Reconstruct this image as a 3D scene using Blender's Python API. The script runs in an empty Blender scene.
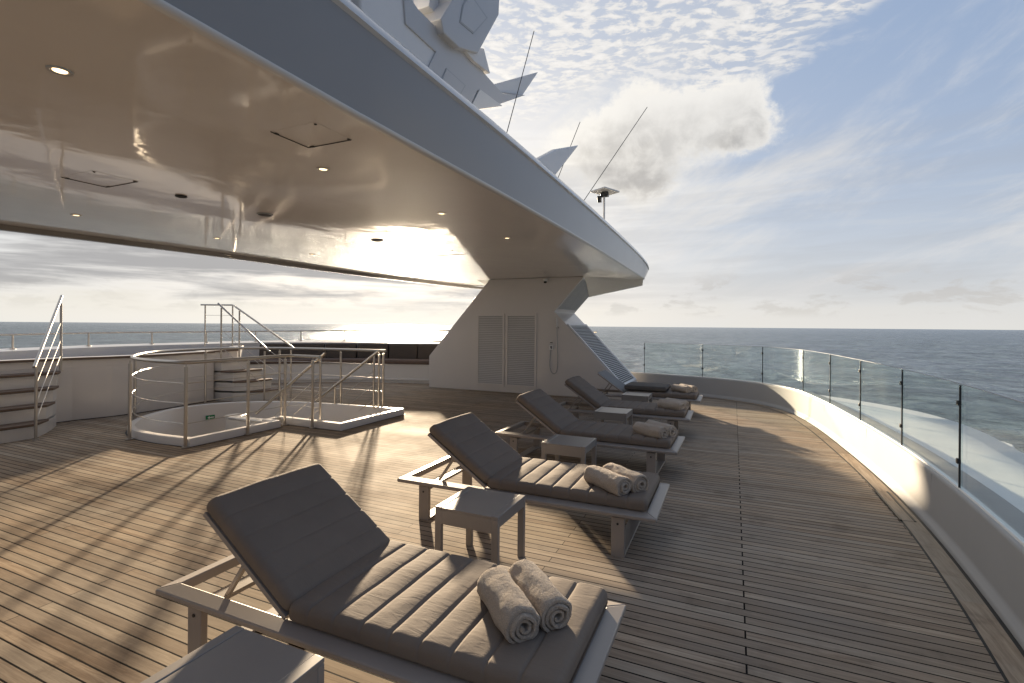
import bpy, bmesh, math, random
from mathutils import Vector, Matrix, noise
random.seed(7)
S = bpy.context.scene
C = S.collection
R = math.radians

# ------------------------------------------------------------------ materials
class NT:
    def __init__(s, name, world=False):
        if world:
            s.o = bpy.data.worlds.new(name)
        else:
            s.o = bpy.data.materials.new(name)
        s.o.use_nodes = True
        s.t = s.o.node_tree
        s.t.nodes.clear()
    def n(s, typ, **k):
        x = s.t.nodes.new(typ)
        for a, b in k.items():
            if a == 'ins':
                for i, v in b.items():
                    s.set(x.inputs[i], v)
            else:
                setattr(x, a, b)
        return x
    def set(s, sock, v):
        if isinstance(v, bpy.types.NodeSocket):
            s.t.links.new(v, sock)
        elif isinstance(v, (tuple, list)):
            if len(v) == 3 and sock.type == 'RGBA':
                v = (*v, 1)
            sock.default_value = v
        else:
            sock.default_value = v
    def m(s, op, a, b=0.0, c=0.0, clamp=False):
        x = s.n('ShaderNodeMath', operation=op, use_clamp=clamp)
        s.set(x.inputs[0], a); s.set(x.inputs[1], b); s.set(x.inputs[2], c)
        return x.outputs[0]
    def mix(s, f, a, b, mode='MIX'):
        x = s.n('ShaderNodeMix', data_type='RGBA', blend_type=mode)
        s.set(x.inputs[0], f); s.set(x.inputs[6], a); s.set(x.inputs[7], b)
        return x.outputs[2]
    def noise(s, v, scale, detail=2.0, rough=0.5, dist=0.0, color=False, dim='3D'):
        x = s.n('ShaderNodeTexNoise', noise_dimensions=dim)
        if v is not None: s.set(x.inputs['Vector'], v)
        s.set(x.inputs['Scale'], scale); s.set(x.inputs['Detail'], detail)
        s.set(x.inputs['Roughness'], rough); s.set(x.inputs['Distortion'], dist)
        return x.outputs[1 if color else 0]
    def ramp(s, f, lo, hi, a=0.0, b=1.0, smooth=True):
        x = s.n('ShaderNodeMapRange', interpolation_type='SMOOTHSTEP' if smooth else 'LINEAR')
        s.set(x.inputs[0], f); s.set(x.inputs[1], lo); s.set(x.inputs[2], hi)
        s.set(x.inputs[3], a); s.set(x.inputs[4], b)
        return x.outputs[0]
    def xyz(s, x, y, z=0.0):
        c = s.n('ShaderNodeCombineXYZ')
        s.set(c.inputs[0], x); s.set(c.inputs[1], y); s.set(c.inputs[2], z)
        return c.outputs[0]
    def sep(s, v):
        c = s.n('ShaderNodeSeparateXYZ'); s.set(c.inputs[0], v)
        return c.outputs
    def vm(s, op, a, b=(0, 0, 0)):
        x = s.n('ShaderNodeVectorMath', operation=op)
        s.set(x.inputs[0], a); s.set(x.inputs[1], b)
        return x.outputs['Value'] if op in ('DOT_PRODUCT', 'LENGTH') else x.outputs[0]
    def bump(s, h, strength=0.3, dist=0.01, normal=None):
        x = s.n('ShaderNodeBump')
        s.set(x.inputs['Strength'], strength); s.set(x.inputs['Distance'], dist)
        s.set(x.inputs['Height'], h)
        if normal is not None: s.set(x.inputs['Normal'], normal)
        return x.outputs[0]
    def principled(s, **k):
        p = s.n('ShaderNodeBsdfPrincipled')
        for a, v in k.items():
            s.set(p.inputs[a.replace('_', ' ')], v)
        o = s.n('ShaderNodeOutputMaterial')
        s.t.links.new(p.outputs[0], o.inputs[0])
        return s.o

def simple(name, col, rough=0.5, metal=0.0, var=0.08, vscale=3.0, bscale=0, bstr=0.2, bdist=0.002, coat=0.0, coat_rough=0.05, stretch=None, rvar=0.015, **extra):
    t = NT(name)
    tc = t.n('ShaderNodeTexCoord')
    v = tc.outputs['Object']
    if stretch:
        v = t.vm('MULTIPLY', v, stretch)
    nz = t.noise(v, vscale, 4, 0.6)
    c = t.mix(nz, tuple(x * (1 - var) for x in col), tuple(min(1, x * (1 + var)) for x in col))
    r = t.ramp(t.noise(v, vscale * 2.3, 3), 0.2, 0.8, rough - rvar, rough + rvar, False)
    k = dict(Base_Color=c, Roughness=r, Metallic=metal)
    if coat:
        k['Coat_Weight'] = coat; k['Coat_Roughness'] = coat_rough
    if bscale:
        k['Normal'] = t.bump(t.noise(v, bscale, 3), bstr, bdist)
    k.update(extra)
    return t.principled(**k)

def wood_mat(name, pitch=0.0697, y0=2.467, x0=0.065, step=1.165, planks=True, curved=False):
    t = NT(name)
    geo = t.n('ShaderNodeNewGeometry')
    p = t.sep(geo.outputs['Position'])
    X, Y = p[0], p[1]
    if planks:
        v = t.m('DIVIDE', t.m('SUBTRACT', Y, y0), pitch)
        n = t.m('FLOOR', v)
        fy = t.m('SUBTRACT', v, n)
        dy = t.m('MULTIPLY', t.m('MINIMUM', fy, t.m('SUBTRACT', 1.0, fy)), pitch)
        par = t.m('MULTIPLY', t.m('FLOORED_MODULO', n, 2.0), 0.5)
        u = t.m('ADD', t.m('DIVIDE', t.m('SUBTRACT', X, x0), step * 2), par)
        k = t.m('FLOOR', u)
        fx = t.m('SUBTRACT', u, k)
        dx = t.m('MULTIPLY', t.m('MINIMUM', fx, t.m('SUBTRACT', 1.0, fx)), step * 2)
        main = t.m('LESS_THAN', t.m('ABSOLUTE', t.m('SUBTRACT', X, x0)), 0.2)
        jw = t.m('ADD', 0.0021, t.m('MULTIPLY', main, 0.0022))
        seam = t.m('MAXIMUM', t.ramp(dy, 0.0034, 0.0048, 1, 0), t.m('LESS_THAN', dx, jw))
        idv = t.xyz(n, k, 0)
    else:
        idv = t.xyz(t.m('FLOOR', t.m('MULTIPLY', Y, 0.55)), 3.0, 0); seam = 0.0
    wn = t.n('ShaderNodeTexWhiteNoise', noise_dimensions='3D'); t.set(wn.inputs[0], idv)
    wc = t.sep(wn.outputs['Color'])
    off = t.vm('MULTIPLY', wn.outputs['Color'], (13, 7, 5))
    gv = t.vm('ADD', t.vm('MULTIPLY', geo.outputs['Position'], (1.3, 22, 22) if not curved else (22, 1.6, 22)), off)
    grain = t.noise(gv, 2.2, 5, 0.65, 0.6)
    fine = t.noise(t.vm('MULTIPLY', geo.outputs['Position'], (4, 160, 100) if not curved else (160, 4, 100)), 1.6, 3, 0.6)
    weather = t.noise(geo.outputs['Position'], 0.9, 4, 0.6)
    blot = t.noise(geo.outputs['Position'], 3.1, 4, 0.65)
    c = t.mix(t.ramp(grain, 0.3, 0.72), (0.29, 0.215, 0.150), (0.57, 0.455, 0.335))
    c = t.mix(t.m('MULTIPLY', wc[0], 0.55), c, (0.44, 0.40, 0.33))
    c = t.mix(t.m('MULTIPLY', wc[1], 0.55), c, (0.17, 0.118, 0.08))
    c = t.mix(t.ramp(weather, 0.35, 0.7, 0.0, 0.42), c, (0.31, 0.285, 0.25))
    c = t.mix(t.ramp(blot, 0.52, 0.74, 0.0, 0.5), c, (0.14, 0.11, 0.085))
    c = t.mix(t.ramp(fine, 0.45, 0.75, 0.0, 0.25), c, (0.15, 0.11, 0.08))
    c = t.mix(seam, c, (0.014, 0.012, 0.011))
    h = t.m('ADD', t.m('MULTIPLY', grain, 0.5), t.m('MULTIPLY', fine, 0.5))
    h = t.m('SUBTRACT', h, t.m('MULTIPLY', seam, 1.4))
    h = t.m('ADD', h, t.m('MULTIPLY', wc[2], 0.5))
    nb = t.bump(h, 0.35, 0.0022)
    r = t.ramp(weather, 0.3, 0.75, 0.70, 0.85)
    return t.principled(Base_Color=c, Roughness=r, Normal=nb, Specular_IOR_Level=0.03)

def fabric(name, col, bump=0.35, sheen=0.0, weave=900):
    t = NT(name)
    tc = t.n('ShaderNodeTexCoord'); v = tc.outputs['Object']
    a = t.noise(t.vm('MULTIPLY', v, (1, 6, 1)), weave * 0.25, 2)
    b = t.noise(t.vm('MULTIPLY', v, (6, 1, 1)), weave * 0.25, 2)
    big = t.noise(v, 5.0, 4, 0.6)
    wr = t.noise(t.vm('MULTIPLY', v, (3.0, 11, 3)), 2.6, 4, 0.62, 0.7)
    c = t.mix(t.m('MULTIPLY', t.m('ADD', a, b), 0.5), tuple(x * 0.8 for x in col), tuple(x * 1.2 for x in col))
    c = t.mix(t.ramp(big, 0.3, 0.7, 0, 0.3), c, tuple(x * 1.2 + 0.01 for x in col))
    nb = t.bump(t.m('ADD', a, b), bump * 0.5, 0.0008)
    nb = t.bump(wr, 0.32, 0.009, nb)
    return t.principled(Base_Color=c, Roughness=0.88, Normal=nb, Sheen_Weight=sheen, Sheen_Roughness=0.5)

def terry(name, col):
    t = NT(name)
    tc = t.n('ShaderNodeTexCoord'); v = tc.outputs['Object']
    a = t.noise(v, 300, 3, 0.7)
    b = t.noise(v, 60, 4, 0.7)
    c = t.mix(t.ramp(a, 0.3, 0.7), tuple(x * 0.66 for x in col), tuple(min(1, x * 1.15) for x in col))
    nb = t.bump(a, 1.0, 0.007)
    nb = t.bump(b, 1.0, 0.014, nb)
    return t.principled(Base_Color=c, Roughness=0.97, Normal=nb, Sheen_Weight=0.3)

def sea_mat():
    t = NT('sea_water')
    geo = t.n('ShaderNodeNewGeometry'); v = geo.outputs['Position']
    wv = t.vm('MULTIPLY', v, (1.0, 0.55, 1))
    n1 = t.noise(wv, 0.055, 4, 0.6, 0.4)
    n2 = t.noise(wv, 0.22, 6, 0.7, 0.5)
    n3 = t.noise(v, 1.6, 3, 0.6, 0.3)
    patch = t.noise(v, 0.0035, 4, 0.6)
    h = t.m('ADD', t.m('MULTIPLY', n1, 6.0), t.m('ADD', t.m('MULTIPLY', n2, 2.2), t.m('MULTIPLY', n3, 0.5)))
    nb = t.bump(h, 0.8, 0.8)
    c = t.mix(t.ramp(t.m('ADD', t.m('MULTIPLY', n2, .6), t.m('MULTIPLY', t.noise(t.vm('MULTIPLY', v, (.045, .03, 1)), 1.0, 9, .78, .3), .4)), 0.44, 0.58), (0.008, 0.017, 0.024), (0.105, 0.150, 0.162))  # light and dark of the waves, glints included, painted into the colour
    c = t.mix(t.ramp(patch, 0.35, 0.7, 0, .5), c, (0.03, 0.05, 0.062))
    df = t.n('ShaderNodeBsdfDiffuse'); t.set(df.inputs[0], c); t.set(df.inputs['Normal'], nb)
    gl = t.n('ShaderNodeBsdfGlossy'); t.set(gl.inputs[0], (0.88, 0.93, 1.0)); t.set(gl.inputs['Roughness'], t.ramp(patch, 0.35, 0.65, 0.18, 0.26)); t.set(gl.inputs['Normal'], nb)
    lw = t.n('ShaderNodeLayerWeight'); t.set(lw.inputs[0], .5); t.set(lw.inputs['Normal'], nb)
    f = t.m('ADD', .02, t.m('MULTIPLY', t.ramp(n1, .35, .65, .50, .68), t.m('POWER', lw.outputs['Facing'], 3.2)))
    mx = t.n('ShaderNodeMixShader'); t.set(mx.inputs[0], f); t.t.links.new(df.outputs[0], mx.inputs[1]); t.t.links.new(gl.outputs[0], mx.inputs[2])
    o = t.n('ShaderNodeOutputMaterial'); t.t.links.new(mx.outputs[0], o.inputs[0])
    return t.o

def ceiling_mat():
    t = NT('gloss_ceiling')
    tc = t.n('ShaderNodeTexCoord'); v = tc.outputs['Object']
    w = t.noise(t.vm('MULTIPLY', v, (1.0, 0.6, 1)), 1.1, 3, 0.55, 0.5)
    w2 = t.noise(v, 4.5, 2, 0.5, 0.2)
    nb = t.bump(t.m('ADD', w, t.m('MULTIPLY', w2, 0.07)), 1.0, 0.007)
    c = t.mix(t.noise(v, 0.8, 3), (0.61, 0.56, 0.51), (0.67, 0.62, 0.57))
    return t.principled(Base_Color=c, Roughness=0.4, Normal=nb, Coat_Weight=1.0, Coat_Roughness=0.065, Coat_IOR=1.48, Coat_Normal=nb)

def glass_mat():
    t = NT('tinted_glass')
    tr = t.n('ShaderNodeBsdfTransparent'); t.set(tr.inputs[0], (0.965, 0.99, 0.982))
    gl = t.n('ShaderNodeBsdfGlossy'); t.set(gl.inputs['Roughness'], 0.015); t.set(gl.inputs[0], (0.9, 0.95, 0.93))
    geo = t.n('ShaderNodeNewGeometry')
    salt = t.noise(geo.outputs['Position'], 3.0, 5, 0.7)
    df = t.n('ShaderNodeBsdfDiffuse'); t.set(df.inputs[0], (0.62, 0.70, 0.68))
    lw = t.n('ShaderNodeLayerWeight'); t.set(lw.inputs[0], .5); frn = t.m('ADD', .03, t.m('MULTIPLY', .36, t.m('POWER', lw.outputs['Facing'], 5.0)))
    m1 = t.n('ShaderNodeMixShader'); t.set(m1.inputs[0], t.ramp(salt, 0.35, 0.8, 0.008, 0.035))
    t.t.links.new(tr.outputs[0], m1.inputs[1]); t.t.links.new(df.outputs[0], m1.inputs[2])
    m2 = t.n('ShaderNodeMixShader'); t.set(m2.inputs[0], frn)
    t.t.links.new(m1.outputs[0], m2.inputs[1]); t.t.links.new(gl.outputs[0], m2.inputs[2])
    o = t.n('ShaderNodeOutputMaterial'); t.t.links.new(m2.outputs[0], o.inputs[0])
    return t.o

def emit_mat(name, col, st):
    t = NT(name)
    return t.principled(Base_Color=(0.8, 0.75, 0.65), Roughness=0.3, Emission_Color=(*col, 1), Emission_Strength=st)

M = dict(
    teak=wood_mat('teak_planks'),
    margin=wood_mat('teak_margin', planks=False, curved=True),
    tread=simple('dark_teak', (0.15, 0.108, 0.082), 0.55, var=0.25, vscale=2.5, stretch=(30, 2, 10), bscale=6, bstr=0.2, Specular_IOR_Level=0.25),  # darker brown than the deck planks
    caulk=simple('black_caulk', (0.012, 0.011, 0.01), 0.6),
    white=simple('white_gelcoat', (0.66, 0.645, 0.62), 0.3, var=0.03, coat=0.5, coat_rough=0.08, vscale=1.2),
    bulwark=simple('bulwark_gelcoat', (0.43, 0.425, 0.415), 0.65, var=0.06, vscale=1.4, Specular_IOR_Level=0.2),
    grey=simple('pale_grey_paint', (0.24, 0.228, 0.216), 0.3, var=0.04, coat=0.4, coat_rough=0.08, vscale=1.0),
    column=simple('column_paint', (0.64, 0.61, 0.58), 0.35, var=0.04, coat=0.3, coat_rough=0.1, vscale=1.0),
    ceil=ceiling_mat(),
    rim=simple('rim_highlight_paint', (0.62, 0.62, 0.62), 0.25, var=0.02, coat=0.6),  # lighter than the fascia: sky reflection along the edges painted in
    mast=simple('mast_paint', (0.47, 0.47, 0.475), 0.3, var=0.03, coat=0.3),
    mastlight=simple('white_and_lit_facet_paint', (0.70, 0.70, 0.70), 0.35, var=0.03),  # pale mast facets carry their light in this colour; also plain door paint
    ledge=simple('ledge_paint', (0.74, 0.76, 0.74), 0.35, var=0.05, vscale=0.8, coat=0.3),
    slat=simple('pale_slat', (0.47, 0.465, 0.46), 0.4),
    louvre=simple('louvre_metal', (0.36, 0.37, 0.38), 0.4, 0.2),
    dark=simple('dark_gap', (0.02, 0.02, 0.021), 0.7),
    steel=simple('stainless_steel', (0.50, 0.465, 0.42), 0.32, 1.0, var=0.05, vscale=9),
    blacksteel=simple('black_fitting', (0.03, 0.032, 0.034), 0.35, 0.4),
    frame=simple('taupe_powder_coat', (0.30, 0.265, 0.235), 0.42, 0.0, var=0.07, vscale=6, bscale=400, bstr=0.08, bdist=0.0006),
    table=simple('taupe_table', (0.27, 0.245, 0.22), 0.36, 0.0, var=0.07, vscale=5, bscale=350, bstr=0.08, bdist=0.0006),
    sling=simple('grey_mesh', (0.14, 0.145, 0.15), 0.6, bscale=300),
    cushion=fabric('taupe_cushion', (0.175, 0.140, 0.110)),
    piping=fabric('dark_piping', (0.10, 0.088, 0.076)),
    sofa=fabric('dark_sofa', (0.07, 0.058, 0.05)),
    sofaseat=fabric('brown_sofa_seat', (0.12, 0.085, 0.068)),
    towel=terry('terry_towel', (0.64, 0.53, 0.415)),
    glass=glass_mat(),
    green=simple('sign_green', (0.01, 0.22, 0.07), 0.4),
    signwhite=simple('sign_white', (0.8, 0.8, 0.8), 0.4),
    lamp=emit_mat('warm_lamp', (1.0, 0.72, 0.40), 0.8),
    sea=sea_mat(),
    plastic=simple('white_plastic', (0.75, 0.75, 0.73), 0.35),
)

# ------------------------------------------------------------------ mesh helpers
class MB:
    def __init__(s): s.v = []; s.f = []
    def add(s, vs, fs):
        b = len(s.v); s.v += [tuple(x) for x in vs]; s.f += [tuple(b + i for i in f) for f in fs]; return s
    def box(s, x0, x1, y0, y1, z0, z1):
        return s.add([(x0, y0, z0), (x1, y0, z0), (x1, y1, z0), (x0, y1, z0), (x0, y0, z1), (x1, y0, z1), (x1, y1, z1), (x0, y1, z1)],
                     [(3, 2, 1, 0), (4, 5, 6, 7), (0, 1, 5, 4), (1, 2, 6, 5), (2, 3, 7, 6), (3, 0, 4, 7)])
    def prism(s, pts, z0, z1):          # pts: (x,y) list
        n = len(pts)
        return s.add([(x, y, z0) for x, y in pts] + [(x, y, z1) for x, y in pts],
                     [tuple(range(n))[::-1], tuple(range(n, 2 * n))] + [(i, (i + 1) % n, n + (i + 1) % n, n + i) for i in range(n)])
    def slab(s, pts3, d):               # polygon of 3d points extruded by vector d
        n = len(pts3); d = Vector(d); p = [Vector(q) for q in pts3]
        return s.add(p + [q + d for q in p], [tuple(range(n)), tuple(range(n, 2 * n))[::-1]] + [((i + 1) % n, i, n + i, n + (i + 1) % n) for i in range(n)])
    def tube(s, path, r, n=10, closed=False):
        P = [Vector(p) for p in path]; m = len(P); rings = []
        up = Vector((0, 0, 1))
        for i, p in enumerate(P):
            if closed: t = P[(i + 1) % m] - P[i - 1]
            else: t = P[min(i + 1, m - 1)] - P[max(i - 1, 0)]
            t.normalize()
            a = t.cross(up)
            if a.length < 0.05: a = t.cross(Vector((1, 0, 0)))
            a.normalize(); b = a.cross(t)
            k = 1.0
            if 0 < i < m - 1 and not closed:
                t0 = (P[i] - P[i - 1]).normalized(); k = 1 / max(0.75, math.sqrt(max(0.0, (1 + t0.dot((P[i + 1] - P[i]).normalized())) / 2)))
            rings.append([p + (a * math.cos(q) + b * math.sin(q)) * r * (k if False else 1) for q in [2 * math.pi * j / n for j in range(n)]])
        vs = [v for g in rings for v in g]; fs = []
        for i in range(m if closed else m - 1):
            for j in range(n):
                i2 = (i + 1) % m
                fs.append((i * n + j, i * n + (j + 1) % n, i2 * n + (j + 1) % n, i2 * n + j))
        if not closed:
            fs.append(tuple(range(n))[::-1]); fs.append(tuple(range((m - 1) * n, m * n)))
        return s.add(vs, fs)
    def bar(s, a, b, w, h, up=(0, 0, 1)):
        a = Vector(a); b = Vector(b); t = (b - a).normalized(); u = Vector(up)
        x = t.cross(u).normalized() * w / 2; z = x.cross(t).normalized() * h / 2
        vs = [a - x - z, a + x - z, a + x + z, a - x + z, b - x - z, b + x - z, b + x + z, b - x + z]
        return s.add(vs, [(0, 1, 2, 3), (7, 6, 5, 4), (0, 4, 5, 1), (1, 5, 6, 2), (2, 6, 7, 3), (3, 7, 4, 0)])
    def loft(s, rings, closed_ring=True, caps=True, loop=False):
        n = len(rings[0]); m = len(rings)
        vs = [v for g in rings for v in g]; fs = []
        for i in range(m if loop else m - 1):
            i2 = (i + 1) % m
            for j in range(n if closed_ring else n - 1):
                fs.append((i * n + j, i * n + (j + 1) % n, i2 * n + (j + 1) % n, i2 * n + j))
        if caps and closed_ring and not loop:
            fs.append(tuple(range(n))[::-1]); fs.append(tuple(range((m - 1) * n, m * n)))
        return s.add(vs, fs)
    def disc(s, c, r, z1, n=20):
        return s.prism([(c[0] + r * math.cos(2 * math.pi * i / n), c[1] + r * math.sin(2 * math.pi * i / n)) for i in range(n)], c[2], z1)
    def xform(s, mat):
        s.v = [tuple(mat @ Vector(v)) for v in s.v]; return s
    def build(s, name, mat, root=None, bevel=0.0, smooth=True, segs=2, ang=35):
        me = bpy.data.meshes.new(name)
        o0 = root.matrix_world.translation if root else Vector((0, 0, 0))
        o0 = abs_loc(root)
        me.from_pydata([(v[0] - o0[0], v[1] - o0[1], v[2] - o0[2]) for v in s.v], [], s.f)
        bm = bmesh.new(); bm.from_mesh(me); bmesh.ops.recalc_face_normals(bm, faces=bm.faces[:]); bm.to_mesh(me); bm.free()
        if smooth:
            me.shade_smooth()
            bm = bmesh.new(); bm.from_mesh(me)
            for e in bm.edges:
                if len(e.link_faces) == 2 and e.calc_face_angle(0) > R(ang): e.smooth = False
            bm.to_mesh(me); bm.free()
        me.materials.append(mat)
        o = bpy.data.objects.new(name, me); C.objects.link(o)
        if root: o.parent = root
        if bevel:
            b = o.modifiers.new('bevel', 'BEVEL'); b.width = bevel; b.segments = segs; b.limit_method = 'ANGLE'; b.angle_limit = R(40); b.harden_normals = False
        return o

def abs_loc(o):
    v = Vector((0, 0, 0))
    while o is not None:
        v = v + o.location; o = o.parent
    return v

def tag(o, label=None, cat=None, group=None, kind=None):
    if label: o['label'] = label
    if cat: o['category'] = cat
    if group: o['group'] = group
    if kind: o['kind'] = kind
    return o
def thing(name, loc, label, cat, group=None):
    o = bpy.data.objects.new(name, None); C.objects.link(o); o.location = loc; o.empty_display_size = 0.2
    return tag(o, label, cat, group)
def copy_tree(o, parent=None):
    c = o.copy(); C.objects.link(c)
    if parent: c.parent = parent
    for ch in [x for x in S.objects if x.parent == o]: copy_tree(ch, c)
    return c
def catmull(pts, n=10, closed=False):
    out = []; m = len(pts); P = [Vector(p) for p in pts]
    rng = range(m) if closed else range(m - 1)
    for i in rng:
        if closed: a, b, c, d = P[(i - 1) % m], P[i], P[(i + 1) % m], P[(i + 2) % m]
        else: a, b, c, d = P[max(i - 1, 0)], P[i], P[i + 1], P[min(i + 2, m - 1)]
        for k in range(n):
            t = k / n
            out.append(0.5 * ((2 * b) + (c - a) * t + (2 * a - 5 * b + 4 * c - d) * t * t + (3 * b - 3 * c + d - a) * t ** 3))
    if not closed: out.append(P[-1])
    return out
def resample(P, d):
    out = [P[0]]; acc = 0
    L = sum((P[i + 1] - P[i]).length for i in range(len(P) - 1)); n = max(2, round(L / d)); st = L / n; tgt = st; s_ = 0
    for i in range(len(P) - 1):
        seg = (P[i + 1] - P[i]).length
        while tgt <= s_ + seg + 1e-9 and len(out) < n:
            out.append(P[i].lerp(P[i + 1], (tgt - s_) / seg)); tgt += st
        s_ += seg
    out.append(P[-1]); return out
def offset(P, d):                       # 2-D curve offset to its right-hand side
    out = []
    for i, p in enumerate(P):
        t = (P[min(i + 1, len(P) - 1)] - P[max(i - 1, 0)]); t.z = 0; t.normalize()
        out.append(p + Vector((t.y, -t.x, 0)) * d)
    return out
def sweep(P, section, mb=None, closed=True):     # section: list of (offset, z)
    mb = mb or MB()
    offs = [offset(P, a) for a, z in section]
    rings = [[(offs[j][i].x, offs[j][i].y, section[j][1] + P[i].z) for j in range(len(section))] for i in range(len(P))]
    return mb.loft(rings, closed_ring=closed, caps=closed)

# ------------------------------------------------------------------ sea
sea = MB()
ringR = [0, 60, 250, 1000, 5000, 40000]
vs = [(0, 0, -13.0)]; n = 48
for r in ringR[1:]:
    vs += [(r * math.cos(2 * math.pi * i / n), r * math.sin(2 * math.pi * i / n), -13.0) for i in range(n)]
fs = [(0, 1 + i, 1 + (i + 1) % n) for i in range(n)]
for k in range(len(ringR) - 2):
    for i in range(n):
        a = 1 + k * n; b = a + n
        fs.append((a + i, b + i, b + (i + 1) % n, a + (i + 1) % n))
sea.add(vs, fs)
tag(sea.build('sea', M['sea'], smooth=False), 'dark slate blue sea stretching to the horizon', kind='structure')

# ------------------------------------------------------------------ deck edge curve (going from behind the camera, forward along starboard, round the end)
W0 = [(0.1, -4.5, 0), (0.55, -2.0, 0), (0.85, 0, 0), (1.0, 1.0, 0), (1.14, 2.0, 0), (1.27, 3.1, 0), (1.36, 4.3, 0), (1.39, 5.3, 0), (1.375, 6.3, 0), (1.30, 7.6, 0),
      (1.18, 9.0, 0), (0.98, 10.2, 0), (0.60, 11.05, 0), (0.12, 11.5, 0), (-0.6, 11.88, 0), (-1.82, 12.22, 0), (-3.4, 12.5, 0)]
WALL = resample(catmull(W0, 8), 0.12)

# stairwell outline
WELL = catmull([(-6.74, 4.0, 0), (-7.28, 4.03, 0), (-7.8, 4.22, 0), (-8.25, 4.6, 0), (-8.55, 5.05, 0), (-8.68, 5.5, 0), (-8.62, 5.95, 0), (-8.35, 6.35, 0), (-7.86, 6.68, 0), (-7.2, 6.9, 0), (-6.2, 7.02, 0)], 5)
WELL = [Vector((-6.19, 4.05, 0))] + WELL + [Vector(q) for q in ((-5.2, 7.1, 0), (-5.2, 5.6, 0), (-6.42, 5.6, 0), (-6.42, 5.42, 0), (-6.19, 5.4, 0))]

def loop_fill(name, outer, holes, z, mat):
    bm = bmesh.new()
    for lp in [outer] + holes:
        vs = [bm.verts.new((p[0], p[1], z)) for p in lp]
        for i in range(len(vs)): bm.edges.new((vs[i], vs[(i + 1) % len(vs)]))
    bmesh.ops.triangle_fill(bm, edges=bm.edges[:], use_beauty=True, use_dissolve=False)
    bmesh.ops.recalc_face_normals(bm, faces=bm.faces[:])
    for f in bm.faces:
        if f.normal.z < 0: f.normal_flip()
    me = bpy.data.meshes.new(name); bm.to_mesh(me); bm.free(); me.materials.append(mat)
    o = bpy.data.objects.new(name, me); C.objects.link(o); return o

edge = [(p.x, p.y) for p in offset(WALL, 0.02)]
deck = loop_fill('deck', edge + [(-8.0, 12.6), (-12.0, 10.0), (-12.2, 4.0), (-10.5, -4.5)], [[(p.x, p.y) for p in WELL]], 0.0, M['teak'])
tag(deck, 'weathered teak plank deck with black caulk seams', kind='structure')
tag(sweep(WALL, [(-0.145, 0.002), (0.03, 0.002)], closed=False).build('deck_caulk_line', M['caulk'], smooth=False), 'black caulk line along the edge of the deck', kind='structure')
tag(sweep(WALL, [(-0.133, 0.006), (-0.012, 0.006)], closed=False).build('deck_margin_plank', M['margin'], smooth=False), 'curved teak margin plank beside the bulwark', kind='structure')

# drain grate in the margin
gr = thing('drain_grate', (1.28, 5.35, 0.006), 'narrow black slotted drain grate set in the margin plank by the bulwark', 'drain')
g = MB(); g.box(1.235, 1.252, 4.95, 5.75, 0.006, 0.011); g.build('frame_bar', M['caulk'], gr)
g = MB(); g.box(1.33, 1.345, 4.95, 5.75, 0.006, 0.011); g.build('frame_bar', M['caulk'], gr)
g = MB(); g.box(1.2525, 1.3295, 4.95, 5.75, 0.006, 0.0085); g.build('cover_plate', M['margin'], gr)

# bulwark
bw = thing('bulwark', (1.4, 5, 0), 'low curved cream bulwark wall running round the right edge of the deck', 'bulwark')
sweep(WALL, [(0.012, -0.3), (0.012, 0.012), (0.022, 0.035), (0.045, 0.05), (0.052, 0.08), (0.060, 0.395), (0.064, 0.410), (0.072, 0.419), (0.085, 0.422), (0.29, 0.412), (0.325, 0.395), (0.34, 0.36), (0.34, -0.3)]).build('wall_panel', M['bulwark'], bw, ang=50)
b = sweep(WALL, [(0.085, 0.421), (0.09, 0.432), (0.12, 0.432), (0.125, 0.419)]); b.build('glass_channel', M['white'], bw)
for i in (30, 62, 80, 96, 112):
    j = MB()
    p = WALL[i]; t = (WALL[i + 1] - WALL[i - 1]).normalized(); nrm = Vector((t.y, -t.x, 0))
    q = p + nrm * 0.0585
    j.slab([q + Vector((0, 0, .07)) - t * .0015 - nrm * .004, q + Vector((0, 0, .07)) + t * .0015 - nrm * .004, q + Vector((0, 0, .40)) + t * .0015, q + Vector((0, 0, .40)) - t * .0015], nrm * 0.004)
    j.build('panel_joint', M['louvre'], bw, smooth=False)

# outer ledge
outer = catmull([(2.3, -4.5, .30), (2.45, 0, .30), (2.52, 3.5, .30), (2.6, 5.2, .30), (2.68, 6.6, .30), (2.78, 8.0, .30), (2.62, 9.2, .30), (2.15, 10.1, .30), (1.5, 10.85, .30), (1.12, 11.3, .30)], 6)
inner = catmull([(0.4, -4.5, .33), (1.15, 0, .33), (1.6, 3.5, .33), (1.68, 5.2, .33), (1.67, 6.6, .33), (1.58, 8.0, .33), (1.47, 9.2, .33), (1.28, 10.1, .33), (1.0, 10.8, .33), (0.9, 11.1, .33)], 6)
lg = MB(); rings = []
for a, c in zip(inner, outer):
    mid = a.lerp(c, 0.5)
    rings.append([tuple(a), (mid.x, mid.y, .335), (c.x, c.y, .30), (c.x + .03, c.y, .26), (c.x - .1, c.y, .1), (a.x, a.y, .1)])
lg.loft(rings)
ld = lg.build('side_ledge', M['ledge'], ang=50)
tag(ld, 'wide pale outer ledge beyond the glass balustrade above the water', 'ledge')
fl = MB()
fl.slab([(2.6, 6.2, .05), (3.35, 8.6, .05), (3.1, 10.4, .05), (2.3, 11.6, .05), (1.3, 12.2, .05), (1.2, 11.0, .05), (2.2, 9.6, .05)], (0, 0, -0.15))
tag(fl.build('hull_flare', M['ledge'], bevel=0.02), 'pale pointed lower hull flare just outside the ledge', 'hull')

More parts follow.
